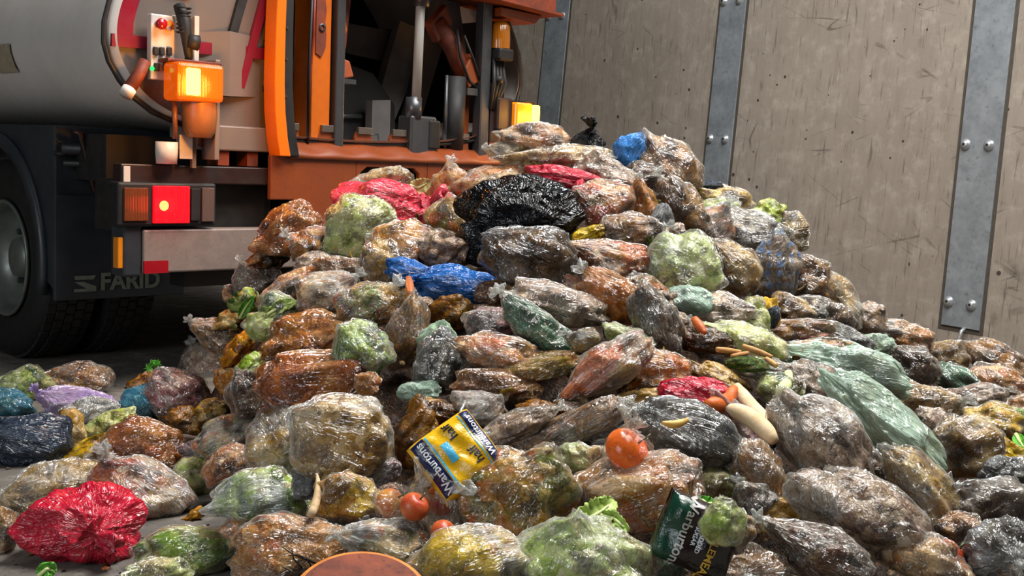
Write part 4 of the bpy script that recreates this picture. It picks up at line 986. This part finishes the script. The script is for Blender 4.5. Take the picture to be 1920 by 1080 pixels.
# towing bar and hook on the mudguard
MB().tube([(-.03, .56, 1.125), (.60, .50, 1.125)], .030, 12).build('crossbar', K_K, TR, True); MB().tube([(-.02, .56, 1.055), (.60, .50, 1.055)], .016, 10).build('crossbar', K_K, TR, True)
MB().tube([(-.005, .50, 1.21), (.03, .48, 1.20), (.05, .48, 1.13), (.075, .47, 1.02), (.09, .46, .93), (.13, .46, .915), (.135, .47, .96), (.105, .48, 1.0)], [.013, .016, .015, .017, .016, .014, .014, .012], 10).build('tow_hook', plain('worn_steel', '3a3230', .35, .8, .5, '5a2a1a'), TR, True)
MB().tube([(-.05, .58, 1.10), (-.01, .55, 1.10)], .012, 8).build('latch_pin', K_KR, TR, True)
def wheel(x0, w, name):
    root = MB(); R_ = .535
    pr = [(.30, x0 + .02), (.36, x0 - .005), (.44, x0 - .012), (.50, x0), (.525, x0 + .025), (R_, x0 + .05), (R_, x0 + w - .05), (.525, x0 + w - .025), (.50, x0 + w), (.44, x0 + w + .012), (.30, x0 + w - .02)]
    root.lathe(pr, (0, WC[0], WC[1] - .01), 'x', 96); ty = root.build('tyre', K_KR, TR, True); ty['label'] = name
    # tread blocks: one mesh ring of lugs
    mb = MB(); nb = 58; cols = 5
    for i in range(nb):
        for j in range(cols):
            q0 = 2 * PI * (i + .12 + .4 * (j % 2)) / nb; q1 = 2 * PI * (i + .92 + .4 * (j % 2)) / nb; xa = x0 + .022 + (w - .044) * (j + .07) / cols; xb = x0 + .022 + (w - .044) * (j + .93) / cols
            V = [(x, WC[0] + r * math.sin(q), WC[1] - .01 + r * math.cos(q)) for r in (.515, .548 if 0 < j < cols - 1 else .540) for x, q in ((xa, q0), (xb, q0), (xb, q1), (xa, q1))]
            mb.add(V, [(0, 3, 2, 1), (4, 5, 6, 7), (0, 1, 5, 4), (1, 2, 6, 5), (2, 3, 7, 6), (3, 0, 4, 7)])
    mb.build('tread', plain('tread_rubber' + name[:5], '1b1a1a', .65, 0, .5, '34302c', 14, .2), ty)
    return ty
t1 = wheel(.0, .29, 'outer rear tyre'); wheel(.335, .29, 'inner rear tyre')
MB().lathe([(.30, .015), (.315, .0), (.305, -.012), (.29, .0), (.275, .05), (.262, .12), (.20, .145), (.12, .15), (.11, .10), (.10, .06), (.001, .055)], (0, WC[0], WC[1] - .01), 'x', 72).build('wheel_rim', K_RIM, TR, True)
for k in range(10):
    q = 2 * PI * k / 10; MB().tube([(.15, WC[0] + .165 * math.sin(q), WC[1] - .01 + .165 * math.cos(q)), (.11, WC[0] + .165 * math.sin(q), WC[1] - .01 + .165 * math.cos(q))], .016, 6).build('wheel_nut', K_GS, TR)
MB().tube([(.1, WC[0], WC[1] - .01), (2.4, WC[0], WC[1] - .01)], .09, 16).build('axle', K_K, TR, True)
MB().lathe([(.30, 1.9), (.44, 1.88), (.53, 1.93), (.53, 2.44), (.44, 2.5), (.30, 2.48)], (0, WC[0], WC[1] - .01), 'x', 48).build('tyre', K_KR, TR, True)
# beacon, control panel and cabinets left of the hopper
bl = MB().box(.165, .40, -.20, -.06, 1.36, 1.53).build('side_beacon', L_AMB, TR, False, .018)
MB().box(.205, .275, -.212, -.195, 1.385, 1.505).build('led_strip', E_LED, bl, False, .01); MB().box(.15, .42, -.14, -.03, 1.53, 1.545).build('beacon_cap', K_RUST, bl, False, .004); MB().box(.40, .425, -.12, -.0, 1.10, 1.56).build('beacon_bracket', K_BOX, TR, False, .004)
MB().lathe([(.055, 0), (.075, .03), (.08, .10), (.08, .17)], (.33, -.10, 1.20), 'z', 28).build('cable_cup', plain('brown_cup', '8a5a34', .3), TR, True)
pn_ = MB().box(.115, .232, -.05, -.01, 1.45, 1.74).build('control_panel', K_PLATE, TR, False, .006)
for x, z in ((.135, 1.575), (.165, 1.577), (.20, 1.58), (.14, 1.505), (.185, 1.51)):
    MB().box(x - .011, x + .011, -.066, -.05, z - .018, z + .018).build('rocker_switch', K_KR, pn_, False, .003)
MB().lathe([(.001, -.095), (.022, -.093), (.026, -.08), (.018, -.07), (.018, -.05)], (.150, 0, 1.695), 'y', 24).build('stop_button', K_REFR, pn_, True); MB().lathe([(.022, -.072), (.024, -.06), (.024, -.05)], (.195, 0, 1.693), 'y', 24).build('yellow_collar', K_REFA, pn_, True)
MB().lathe([(.001, -.062), (.009, -.058), (.010, -.05)], (.118, -.004, 1.497), 'y', 16).build('green_indicator', E_GRN, pn_, True)
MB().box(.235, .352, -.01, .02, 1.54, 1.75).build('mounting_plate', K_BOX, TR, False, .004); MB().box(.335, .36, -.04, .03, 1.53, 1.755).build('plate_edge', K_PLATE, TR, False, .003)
cab_ = [(.245, -.06, 1.79), (.255, -.09, 1.72), (.262, -.10, 1.64), (.28, -.09, 1.56), (.285, -.07, 1.53)]
MB().tube(cab_, [.026, .03, .024, .018, .016], 12).build('corrugated_cable', K_KR, TR, True)
for i in range(7): MB().lathe([(.028, 0), (.034, .004), (.028, .008)], (.252 + i * .001, -.085, 1.665 + i * .018), 'z', 16).build('cable_rib', K_KR, TR, True)
MB().tube([(.262, -.11, 1.63), (.31, -.12, 1.625)], [.03, .036], 14).build('cable_plug', K_KR, TR, True)
MB().tube([(.215, -.09, 1.19), (.215, -.08, 1.36)], .012, 10).build('support_post', plain('tan_post', '7a4a30', .4), TR, True)
MB().tube([(.02, -.03, 1.395), (.07, -.03, 1.47), (.10, -.03, 1.53)], [.03, .028, .026], 14).build('work_lamp', K_RUST, TR, True); MB().tube([(.0, -.04, 1.37), (.022, -.035, 1.40)], .032, 16).build('work_lamp_cap', K_PLATE, TR, True)
MB().lathe([(.001, 0), (.046, 0), (.05, .05), (.05, .10), (.001, .10)], (.195, -.05, 1.075), 'z', 28).build('white_pot', K_PLATE, TR, True)
MB().box(.25, .315, -.07, -.06, 1.10, 1.21).build('perforated_bracket', K_PLATE, TR, False, .002); MB().box(.325, .345, -.05, -.03, 1.06, 1.27).build('upright_bracket', K_BOX, TR)
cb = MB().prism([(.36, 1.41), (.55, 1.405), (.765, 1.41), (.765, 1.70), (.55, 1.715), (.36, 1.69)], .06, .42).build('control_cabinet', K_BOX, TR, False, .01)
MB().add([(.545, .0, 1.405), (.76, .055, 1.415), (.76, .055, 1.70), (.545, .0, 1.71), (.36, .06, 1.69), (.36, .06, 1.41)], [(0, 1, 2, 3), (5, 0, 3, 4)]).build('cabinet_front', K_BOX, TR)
for z in (1.44, 1.66): MB().tube([(.755, .03, z), (.755, .03, z + .03)], .008, 8).build('cabinet_hinge', K_KR, cb, True)
MB().box(.72, .80, .05, .3, 1.40, 1.52).build('cream_panel', K_BOX, TR)
MB().box(.405, .80, .0, .32, 1.145, 1.265).build('lower_cabinet', K_BOX, TR, False, .008); MB().box(.39, .42, -.015, .02, 1.16, 1.25).build('cabinet_side', K_RUST, TR)
MB().box(.36, .78, .2, .42, 1.27, 1.41).build('cable_bay', K_K, TR)
rr2 = random.Random(2)
for k in range(9):
    x = .40 + k * .035; MB().tube([(x, .15, 1.42), (x + rr2.uniform(-.02, .02), .10, 1.34), (x + rr2.uniform(-.03, .03), .14, 1.26)], .006, 7).build('cable', [K_RUST, K_KR, K_BOX][k % 3], TR, True)
MB().box(.52, .56, .08, .14, 1.38, 1.42).build('cable_clamp', K_PLATE, TR)
for x in (.5, .66): MB().box(x, x + .06, .02, .12, 1.075, 1.15).build('cabinet_foot', K_RUST, TR)
# orange hopper frame
arc = [(.77, 1.13), (.752, 1.22), (.738, 1.34), (.732, 1.48), (.733, 1.62), (.736, 1.78), (.742, 1.95), (.75, 2.15)]
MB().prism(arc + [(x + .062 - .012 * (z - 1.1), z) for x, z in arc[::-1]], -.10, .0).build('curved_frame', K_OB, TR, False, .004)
MB().prism([(x + .062 - .012 * (z - 1.1), z) for x, z in arc] + [(x + .125 - .025 * (z - 1.1), z) for x, z in arc[::-1]], -.085, .1).build('rubber_seal', K_KR, TR, False, .006)
for z in (1.25, 1.42, 1.6, 1.75): MB().lathe([(.001, -.09), (.007, -.09), (.007, -.08)], (.805, 0, z), 'y', 10).build('seal_bolt', K_GS, TR)
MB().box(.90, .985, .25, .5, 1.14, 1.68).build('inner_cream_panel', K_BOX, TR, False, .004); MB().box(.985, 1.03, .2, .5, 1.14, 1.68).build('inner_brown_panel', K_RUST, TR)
MB().tube([(1.035, .05, 1.13), (1.035, .05, 1.5), (1.055, .05, 1.75), (1.06, .05, 2.1)], .007, 8).build('red_hose', plain('red_brown_hose', '8a2c1c', .3), TR, True)
MB().tube([(1.018, .03, 1.2), (1.018, .03, 1.62), (1.04, .04, 2.1)], .008, 8).build('hydraulic_hose', K_KR, TR, True)
ps = MB().box(1.05, 1.165, .05, .22, 1.16, 2.2).build('orange_post', plain('post_orange', 'cc6412', .35, 0, .3, '7a3410'), TR, False, .006)
MB().prism([(1.065, 1.66), (1.10, 1.64), (1.125, 1.69), (1.128, 1.76), (1.12, 1.82), (1.127, 1.88), (1.115, 1.95), (1.065, 1.97)], .042, .052).build('dark_cutout', K_RUST, ps)
MB().lathe([(.012, .036), (.02, .034), (.02, .042)], (1.10, 0, 1.79), 'y', 20).build('steel_ring', K_GS, ps, True)
MB().box(1.18, 1.235, .02, .08, 1.18, 2.2).build('steel_guide_rail', K_GS, TR, False, .006); MB().box(2.19, 2.26, .0, .07, 1.14, 2.15).build('steel_guide_rail', K_GS, TR, False, .006)
# dark inside of the hopper with its slanting plates
MB().box(.90, 2.5, 1.25, 1.3, 1.0, 2.5).build('hopper_back', K_K, TR); MB().box(.88, 2.5, .3, 1.3, 1.0, 1.16).build('hopper_floor', K_K, TR); MB().box(2.42, 2.47, .1, 1.3, 1.1, 2.4).build('hopper_side', K_K, TR); 
DG = plain('dim_grey_plate', '6e6a68', .5, 0, .4, '2a2624', 6); DG2 = plain('darker_plate', '4a4240', .5, 0, .4, '1c1614', 6)
MB().prism([(1.35, 2.0), (1.52, 2.02), (1.40, 1.62), (1.25, 1.58)], .55, .60).build('slanting_plate', DG2, TR); MB().prism([(1.45, 1.92), (2.0, 1.90), (1.95, 1.72), (1.42, 1.76)], .62, .66).build('slanting_plate', DG, TR)
MB().prism([(1.98, 1.95), (2.22, 1.9), (1.88, 1.2), (1.74, 1.2)], .5, .56).build('slanting_plate', DG, TR); MB().prism([(2.15, 1.92), (2.3, 1.9), (2.06, 1.2), (1.95, 1.2)], .45, .5).build('slanting_plate', DG2, TR)
MB().prism([(1.3, 1.2), (1.3, 1.55), (1.45, 1.68), (1.72, 1.62), (1.88, 1.45), (1.9, 1.2)], .40, .48).build('packer_blade', K_KR, TR, False, .01)
MB().prism([(1.62, 1.17), (1.75, 1.17), (1.75, 1.47), (1.62, 1.46)], .28, .34).build('grey_bracket', DG, TR); MB().tube([(1.38, .38, 1.36), (1.62, .38, 1.37)], .012, 8).build('cross_rod', K_GS, TR, True); MB().tube([(1.52, .2, 1.2), (1.52, .2, 1.26), (1.60, .2, 1.27), (1.61, .2, 1.22)], .006, 8).build('bent_wire', K_GS, TR, True)
MB().prism([(1.28, 2.1), (1.34, 2.1), (1.30, 1.70), (1.24, 1.68)], .10, .18).build('orange_arm', K_RUST, TR, False, .01); MB().prism([(1.245, 1.83), (1.275, 1.88), (1.29, 1.80), (1.26, 1.72)], .085, .10).build('orange_arm_plate', K_OB, TR, False, .004)
MB().prism([(1.24, 1.54), (1.245, 1.65), (1.295, 1.64), (1.325, 1.56)], .06, .16).build('orange_arm_end', plain('salmon_orange', 'b85a34', .4, 0, .4), TR, False, .008); MB().box(1.24, 1.33, .05, .16, 1.52, 1.545).build('arm_foot', K_GS, TR)
# cylinder in the middle
cy = MB().tube([(1.72, .02, 1.46), (1.735, .02, 2.2)], .026, 20).build('chrome_rod', K_CH, TR, True)
MB().tube([(1.737, .02, 1.97), (1.738, .02, 2.06)], .045, 18).build('rod_end', K_GS, cy, True); MB().box(1.675, 1.86, .0, .12, 1.14, 1.38).build('cylinder_foot', K_GS, TR, False, .012); MB().tube([(1.72, .04, 1.36), (1.72, .04, 1.48)], .045, 18).build('cylinder_head', K_GS, TR, True)
MB().box(1.80, 1.88, -.01, .08, 1.20, 1.36).build('black_valve', K_KR, TR, False, .01)
MB().tube([(2.05, .08, 1.13), (2.06, .08, 1.62)], .062, 22).build('black_cylinder', K_KR, TR, True)
MB().tube([(1.93, .12, 1.92), (2.05, .10, 1.78), (2.12, .08, 1.62)], [.05, .055, .045], 14).build('orange_lever', K_RUST, TR, True); MB().prism([(1.86, 1.90), (1.98, 2.02), (2.04, 1.92), (1.93, 1.80)], .09, .15).build('orange_lug', K_RUST, TR, False, .01)
MB().prism([(2.08, 1.66), (2.14, 1.76), (2.20, 1.60), (2.12, 1.56)], .03, .12).build('lever_shoe', K_O, TR, False, .008); MB().box(2.10, 2.18, .02, .12, 1.52, 1.56).build('lever_foot', K_GS, TR)
MB().prism([(1.98, 2.05), (2.12, 2.05), (2.20, 1.72), (2.16, 1.62)], .14, .2).build('dark_strut', DG2, TR); MB().tube([(2.02, .04, 1.88), (2.04, .02, 1.72), (2.12, .03, 1.60), (2.19, .03, 1.56)], .009, 8).build('hydraulic_hose', K_KR, TR, True)
MB().tube([(2.06, .02, 1.85), (2.14, .02, 1.72), (2.21, .02, 1.58)], .007, 8).build('hydraulic_hose', K_KR, TR, True); MB().box(2.12, 2.19, .1, .2, 1.2, 1.55).build('orange_inner_post', K_O, TR); MB().tube([(1.965, .05, 1.2), (1.965, .05, 1.62)], .01, 8).build('steel_pin', K_GS, TR, True)
# toothed edge, ledge and rear apron
def comb():
    top = []; x = .862
    while x < 2.42:
        top += [(x, 1.245), (x + .012, 1.275), (x + .10, 1.275), (x + .112, 1.245)]
        for k in range(7): q = PI * (k / 6); top.append((x + .112 + (.122) * (1 - math.cos(q)) / 2, 1.225 - .055 * math.sin(q)))
        x += .234
    return [(.862, 1.165)] + top + [(top[-1][0], 1.165)]
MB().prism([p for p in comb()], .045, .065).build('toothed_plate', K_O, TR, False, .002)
x = .862
while x < 2.42:
    MB().box(x + .01, x + .104, .03, .055, 1.262, 1.298).build('tooth_cap', plain('cap_steel', '8a8078', .3, .8, .4) if x < .87 else bpy.data.materials['cap_steel'], TR, False, .002); x += .234
mb = MB(); V = []; nx = 90
for i in range(nx + 1):
    xx = .85 + (2.46 - .85) * i / nx
    for j, (y, z) in enumerate([(.05, 1.20), (.02, 1.185), (-.01, 1.165), (-.04, 1.15), (-.055, 1.138), (-.055, 1.12)]):
        V.append((xx, y, z + .010 * math.sin((xx - .86) * 2 * PI / .234 + .6) * math.exp(-(j - 2) ** 2 / 2.0)))
mb.add(V, [(i * 6 + j, (i + 1) * 6 + j, (i + 1) * 6 + j + 1, i * 6 + j + 1) for i in range(nx) for j in range(5)]); lg = mb.build('wavy_ledge', K_O, TR, True); so = lg.modifiers.new('t', 'SOLIDIFY'); so.thickness = .01
mb = MB()
mb.prism([(.75, 1.135), (.75, .915), (.90, .915), (.95, .88), (.985, .80), (1.05, .76), (1.27, .74), (1.27, 1.135)], -.05, -.02)
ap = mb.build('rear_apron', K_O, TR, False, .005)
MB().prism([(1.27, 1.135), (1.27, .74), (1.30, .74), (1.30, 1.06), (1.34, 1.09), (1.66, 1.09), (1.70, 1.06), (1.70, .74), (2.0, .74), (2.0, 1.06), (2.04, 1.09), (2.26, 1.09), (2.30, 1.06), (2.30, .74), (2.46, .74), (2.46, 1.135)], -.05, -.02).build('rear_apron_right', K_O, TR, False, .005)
MB().box(1.0, 2.44, .1, .6, .6, 1.12).build('apron_back', K_KR, TR); MB().box(1.755, 1.76, -.053, -.049, .9, 1.135).build('seam', K_RUST, ap)
# top beam
MB().prism([(1.24, 2.12), (2.66, 2.035), (2.66, 2.30), (1.24, 2.40)], -.12, .25).build('top_beam', K_RUST, TR, False, .006); MB().prism([(1.24, 2.10), (2.70, 2.02), (2.70, 2.035), (1.24, 2.12)], -.15, .25).build('beam_flange', K_RUST, TR)
MB().prism([(2.28, 2.03), (2.62, 2.02), (2.56, 1.965), (2.28, 1.98)], -.05, .15).build('beam_gusset', K_O, TR, False, .004); MB().prism([(1.24, 2.06), (1.72, 2.045), (1.72, 2.075), (1.24, 2.09)], .02, .06).build('orange_trim', K_O, TR)
# right hand lamps
MB().lathe([(.001, .13), (.035, .125), (.055, .10), (.058, .0), (.058, -.03)], (2.325, .0, 1.83), 'z', 28).build('beacon_dome', lens('amber_dome', '9a5a10'), TR, True); MB().box(2.27, 2.385, -.06, .06, 1.73, 1.80).build('beacon_base', K_KR, TR, False, .012)
for k in range(4): MB().tube([(2.28 + .02 * k, .0, 1.74), (2.27 + .03 * k, -.02, 1.60), (2.26 + .01 * k, .0, 1.45)], .012, 8).build('hydraulic_hose', K_KR, TR, True)
MB().lathe([(.001, -.03), (.02, -.028), (.024, 0)], (2.30, -.02, 1.62), 'y', 14).build('connector', K_KR, TR, True); MB().box(2.27, 2.36, .0, .1, 1.25, 1.60).build('lamp_bracket', plain('brown_bracket', '2a1612', .5), TR, False, .006); MB().box(2.30, 2.42, -.03, .06, 1.33, 1.52).build('lamp_housing', bpy.data.materials['brown_bracket'], TR, False, .01)
br = MB().box(2.42, 2.56, -.06, .05, 1.345, 1.50).build('side_beacon', lens('amber_lens_half_lit', 'd8820c', 0.4, 'ff8a08'), TR, False, .012)
MB().box(2.565, 2.61, -.075, .03, 1.345, 1.49).build('led_strip', E_LED, br, False, .01); MB().box(2.42, 2.62, -.02, .06, 1.50, 1.512).build('beacon_cap', K_K, br); MB().tube([(2.40, -.0, 1.34), (2.45, -.02, 1.325), (2.52, -.02, 1.33)], .006, 8).build('cable', K_KR, TR, True)
MB().box(2.27, 2.42, .0, .1, 1.14, 1.26).build('brown_bracket', K_RUST, TR, False, .006)
# lamp light
def light(name, typ, loc, energy, color, size=0.1, parent=None, rot=None, sy=None):
    ld = bpy.data.lights.new(name, typ); ld.energy = energy; ld.color = color
    if typ == 'AREA':
        ld.size = size
        if sy: ld.shape = 'RECTANGLE'; ld.size_y = sy
    elif typ == 'POINT': ld.shadow_soft_size = size
    o = bpy.data.objects.new(name, ld); COL.objects.link(o); o.location = loc
    if parent is not None: o.parent = parent
    if rot: o.rotation_euler = rot
    return o
light('beacon_light', 'POINT', (.24, -.42, 1.44), 12, (1, .36, .04), .05, TR); light('beacon_light', 'POINT', (2.60, -.16, 1.42), 7, (1, .45, .08), .04, TR); light('tail_light', 'POINT', (.20, -.12, .885), .7, (1, .03, .02), .04, TR)
# ------------------------------------------------------------------ hall: floor, leaning wall, posts
def concrete(name, col, dark, wall=False):
    t = NT(name); v = t.obj(False)
    n1 = t.noise(v, .9, 6, 0.65); n2 = t.noise(v, 7, 6, 0.7)
    mp = t.n('ShaderNodeMapping'); t.l(v, mp.inputs[0]); mp.inputs['Scale'].default_value = (9, 9, 1.3) if wall else (6, 6, 6); n3 = t.noise(mp.outputs[0], 1.6, 6, 0.7)
    c = t.mix(t.ramp(n1.outputs[0], [(.3, 0.0), (.7, .55)]), lin(col), lin(dark)); c = t.mix(t.ramp(n3.outputs[0], [(.45, 0.0), (.72, .45)]), c, lin(dark))
    c = t.mix(t.ramp(n2.outputs[0], [(.3, .3), (.5, 0.0)]), c, lin('c9c2b4'))
    # pits
    vo = t.n('ShaderNodeTexVoronoi'); vo.inputs['Scale'].default_value = 12 if wall else 18; t.l(v, vo.inputs['Vector']); sp = t.n('ShaderNodeSeparateColor'); t.l(vo.outputs['Color'], sp.inputs[0])
    r = t.math('MULTIPLY', t.math('POWER', sp.outputs[0], 3.0), 0.20); pit = t.math('LESS_THAN', vo.outputs['Distance'], r)
    if wall: pit = t.math('MULTIPLY', pit, t.math('GREATER_THAN', t.noise(v, 2.0, 2).outputs[0], .45))
    c = t.mix(t.math('MULTIPLY', pit, .85), c, lin('1e1a16'))
    h = t.math('ADD', n2.outputs[0], t.math('MULTIPLY', pit, -1.5))
    if wall:      # long thin scrape marks
        for sc_, rot_, th in ((.55, .5, .010), (.8, -.35, .007), (1.2, 1.35, .010), (.7, .2, .006)):
            m0 = t.n('ShaderNodeMapping'); t.l(v, m0.inputs[0]); m0.inputs['Rotation'].default_value = (0, rot_, 0); m2 = t.n('ShaderNodeMapping'); t.l(m0.outputs[0], m2.inputs[0]); m2.inputs['Scale'].default_value = (.10, .3, 1.1)
            nn = t.noise(m2.outputs[0], sc_ * 2.6, 1, .4, 0); a = t.math('ABSOLUTE', t.math('SUBTRACT', nn.outputs[0], .5)); ln_ = t.math('LESS_THAN', a, th * .22)
            ln_ = t.math('MULTIPLY', ln_, t.ramp(t.noise(v, 3.1 + sc_, 3).outputs[0], [(.52, 0.0), (.66, .6)])); c = t.mix(ln_, c, lin('4a4238'))
        vv = t.n('ShaderNodeMapping'); t.l(v, vv.inputs[0]); vv.inputs['Scale'].default_value = (26, 26, 2.4); n5 = t.noise(vv.outputs[0], 1.5, 4, .6)
        c = t.mix(t.ramp(n5.outputs[0], [(.58, 0.0), (.68, .65)]), c, lin('544b40')); n6 = t.noise(vv.outputs[0], 1.1, 4, .6, .5); c = t.mix(t.ramp(n6.outputs[0], [(.70, 0.0), (.76, .5)]), c, lin('d8d4cc'))
    else:
        n4 = t.noise(v, 55, 3, .6); c = t.mix(t.ramp(n4.outputs[0], [(.60, 0.0), (.70, .8)]), c, lin('2c2620'))
    t.bsdf(c, t.ramp(n1.outputs[0], [(.3, .55), (.7, .9)]), 0, t.bump(h, .4, .006), .35)
    return t.m
M_FLOOR = concrete('floor_concrete', '6f6a64', '45403a'); M_WALL = concrete('wall_concrete', '9a9084', '776d61', True)
tag(MB().box(-9, 9, -3, 16, -.1, 0).build('floor', M_FLOOR), kind='structure')
PH = math.radians(52); LT = .085; D_ = Vector((-math.cos(PH), math.sin(PH), 0)); W0 = Vector((3.069, 7.468, 0)); NI = -Vector((math.sin(PH), math.cos(PH), 0))    # NI points into the hall
def wallobj(mb, name, mat, **kw):      # wall axes: X along the wall, Y into the hall, Z up its slope
    o = mb.build(name, mat, None, False, kw.get('bev', 0))
    Z = (Vector((0, 0, 1)) - NI * LT); o.matrix_world = Matrix(((D_.x, NI.x, Z.x, W0.x), (D_.y, NI.y, Z.y, W0.y), (D_.z, NI.z, Z.z, W0.z), (0, 0, 0, 1))); return o
tag(wallobj(MB().box(-5.5, 9.5, -.25, 0, -.05, 6), 'wall_right', M_WALL), kind='structure')
M_SEAM = plain('dark_seam', '4c453c', .9, 0, .4, '2c2620', 20)
for s in (-.62, 2.30 - .09, 4.46, 6.75):
    pass
t_ = NT('galvanised_steel'); v_ = t_.obj(False); vo_ = t_.n('ShaderNodeTexVoronoi'); vo_.inputs['Scale'].default_value = 38; t_.l(v_, vo_.inputs['Vector']); sp_ = t_.n('ShaderNodeSeparateColor'); t_.l(vo_.outputs['Color'], sp_.inputs[0])
nz_ = t_.noise(v_, 5, 6, .7); c_ = t_.mix(t_.ramp(sp_.outputs[0], [(0, 0.0), (1, .5)]), lin('8a9196'), lin('70777c')); c_ = t_.mix(t_.ramp(nz_.outputs[0], [(.42, 0.0), (.62, .6)]), c_, lin('a4abb0')); nz2_ = t_.noise(v_, 22, 5, .7); c_ = t_.mix(t_.ramp(nz2_.outputs[0], [(.6, 0.0), (.68, .5)]), c_, lin('4c5052'))
t_.bsdf(c_, .5, .35, t_.bump(nz2_.outputs[0], .1, .002)); M_GALV = t_.m; M_BOLT = plain('bolt_zinc', 'c4c8ca', .3, .7, .2)
def post(s0, s1, lean, zs, label, zb=.17, loop=False):
    Z = (Vector((0, 0, 1)) - NI * LT); root = empty('steel_wall_post'); root.matrix_world = Matrix(((D_.x, NI.x, Z.x, W0.x), (D_.y, NI.y, Z.y, W0.y), (D_.z, NI.z, Z.z, W0.z), (0, 0, 0, 1))); tag(root, label, 'steel post')
    MB().prism([(s0, zb), (s1, zb), (s1 + lean * 4, 5.8), (s0 + lean * 4, 5.8)], 0.0, .012).build('flange', M_GALV, root, False, .002)
    MB().prism([(s0 - .025, zb - .03), (s1 + .025, zb - .03), (s1 + .025 + lean * 4, 5.8), (s0 - .025 + lean * 4, 5.8)], -.002, .003).build('joint_strip', M_SEAM, root)  # dark strip slightly wider than the flange, showing along its edges
    for z in zs:
        for f in (.27, .87) if False else (.30, .90):
            x = s0 + (s1 - s0) * (f - .04) + lean * (z - .17) * .7
            b = MB().lathe([(.001, .040), (.018, .038), (.026, .030), (.027, .022), (.036, .020), (.036, .012)], (x, 0, z), 'y', 20).build('bolt', M_BOLT, root, True)
            MB().lathe([(.001, .0405), (.009, .0405), (.010, .036)], (x, 0, z), 'y', 6).build('bolt_socket', K_KR, b)
    if loop:
        x = s0 + .1; MB().tube([(x, .02, zb - .0), (x, .05, zb - .02), (x + .004, .06, .10), (x + .01, .07, .03), (x - .01, .08, .0)], .013, 10).build('steel_rod', M_BOLT, root, True)
# nearest post carries the rod loop
post(-.005, .272, .024, [.33, 1.375], 'nearest wide galvanised post on the leaning concrete wall, its foot showing', .17, True)
post(2.29, 2.56, .002, [.33, 1.35, 2.45], 'middle galvanised post on the wall with its foot hidden behind the heap')
post(4.50, 4.83, -.02, [.33, 1.35, 2.45], 'farthest galvanised post on the wall, beside the lorry')
post(-2.30, -2.0, .02, [.33, 1.37], 'galvanised post beyond the right edge of the view')
for o in list(bpy.data.objects):
    if o.get('label') == 'galvanised post beyond the right edge of the view':
        for ch in list(o.children_recursive): bpy.data.objects.remove(ch)
        bpy.data.objects.remove(o)
tag(MB().box(-9, 9, 15.7, 16, 0, 7).build('wall_back', concrete('back_concrete', '4a4640', '33302c')), kind='structure')
tag(MB().box(-9.2, -9, -3, 16, 0, 7).build('wall_left', bpy.data.materials['back_concrete']), kind='structure')
# ------------------------------------------------------------------ daylight and hall lamps
w = bpy.data.worlds.new('world'); SC.world = w; w.use_nodes = True; bg = w.node_tree.nodes['Background']; bg.inputs[0].default_value = (.78, .88, 1, 1); bg.inputs[1].default_value = .06
def aim(o, tgt):
    o.rotation_euler = (Vector(tgt) - o.location).to_track_quat('-Z', 'Y').to_euler()
o = light('roof_light', 'AREA', (1.3, 3.2, 6.2), 330, (1, .97, .92), 2.0, None, None, 3.4); aim(o, (0.3, 4, .5))
o = light('roof_light', 'AREA', (2.9, 4.6, 6.2), 370, (1, .97, .93), 1.8, None, None, 2.8); aim(o, (.6, 4.2, .6))
o = light('doorway_daylight', 'AREA', (-4.6, -2.0, 2.6), 160, (.90, .96, 1), 3.2, None, None, 3.4); aim(o, (-.3, 4, .4))
o = light('roof_light', 'AREA', (0.6, 5.6, 6.0), 200, (.95, .97, 1), 1.0, None, None, 2.4); aim(o, (.6, 5.0, .6))
try:
    cy_ = SC.cycles; cy_.max_bounces = 4; cy_.diffuse_bounces = 2; cy_.glossy_bounces = 2; cy_.transmission_bounces = 2; cy_.transparent_max_bounces = 8
    cy_.use_adaptive_sampling = True; cy_.adaptive_threshold = 0.07
except Exception: pass
vs = SC.view_settings; vs.view_transform = 'Standard'; vs.look = 'None'; vs.exposure = 0.0; vs.gamma = 1.0
try: vs.use_curve_mapping = False
except Exception: pass
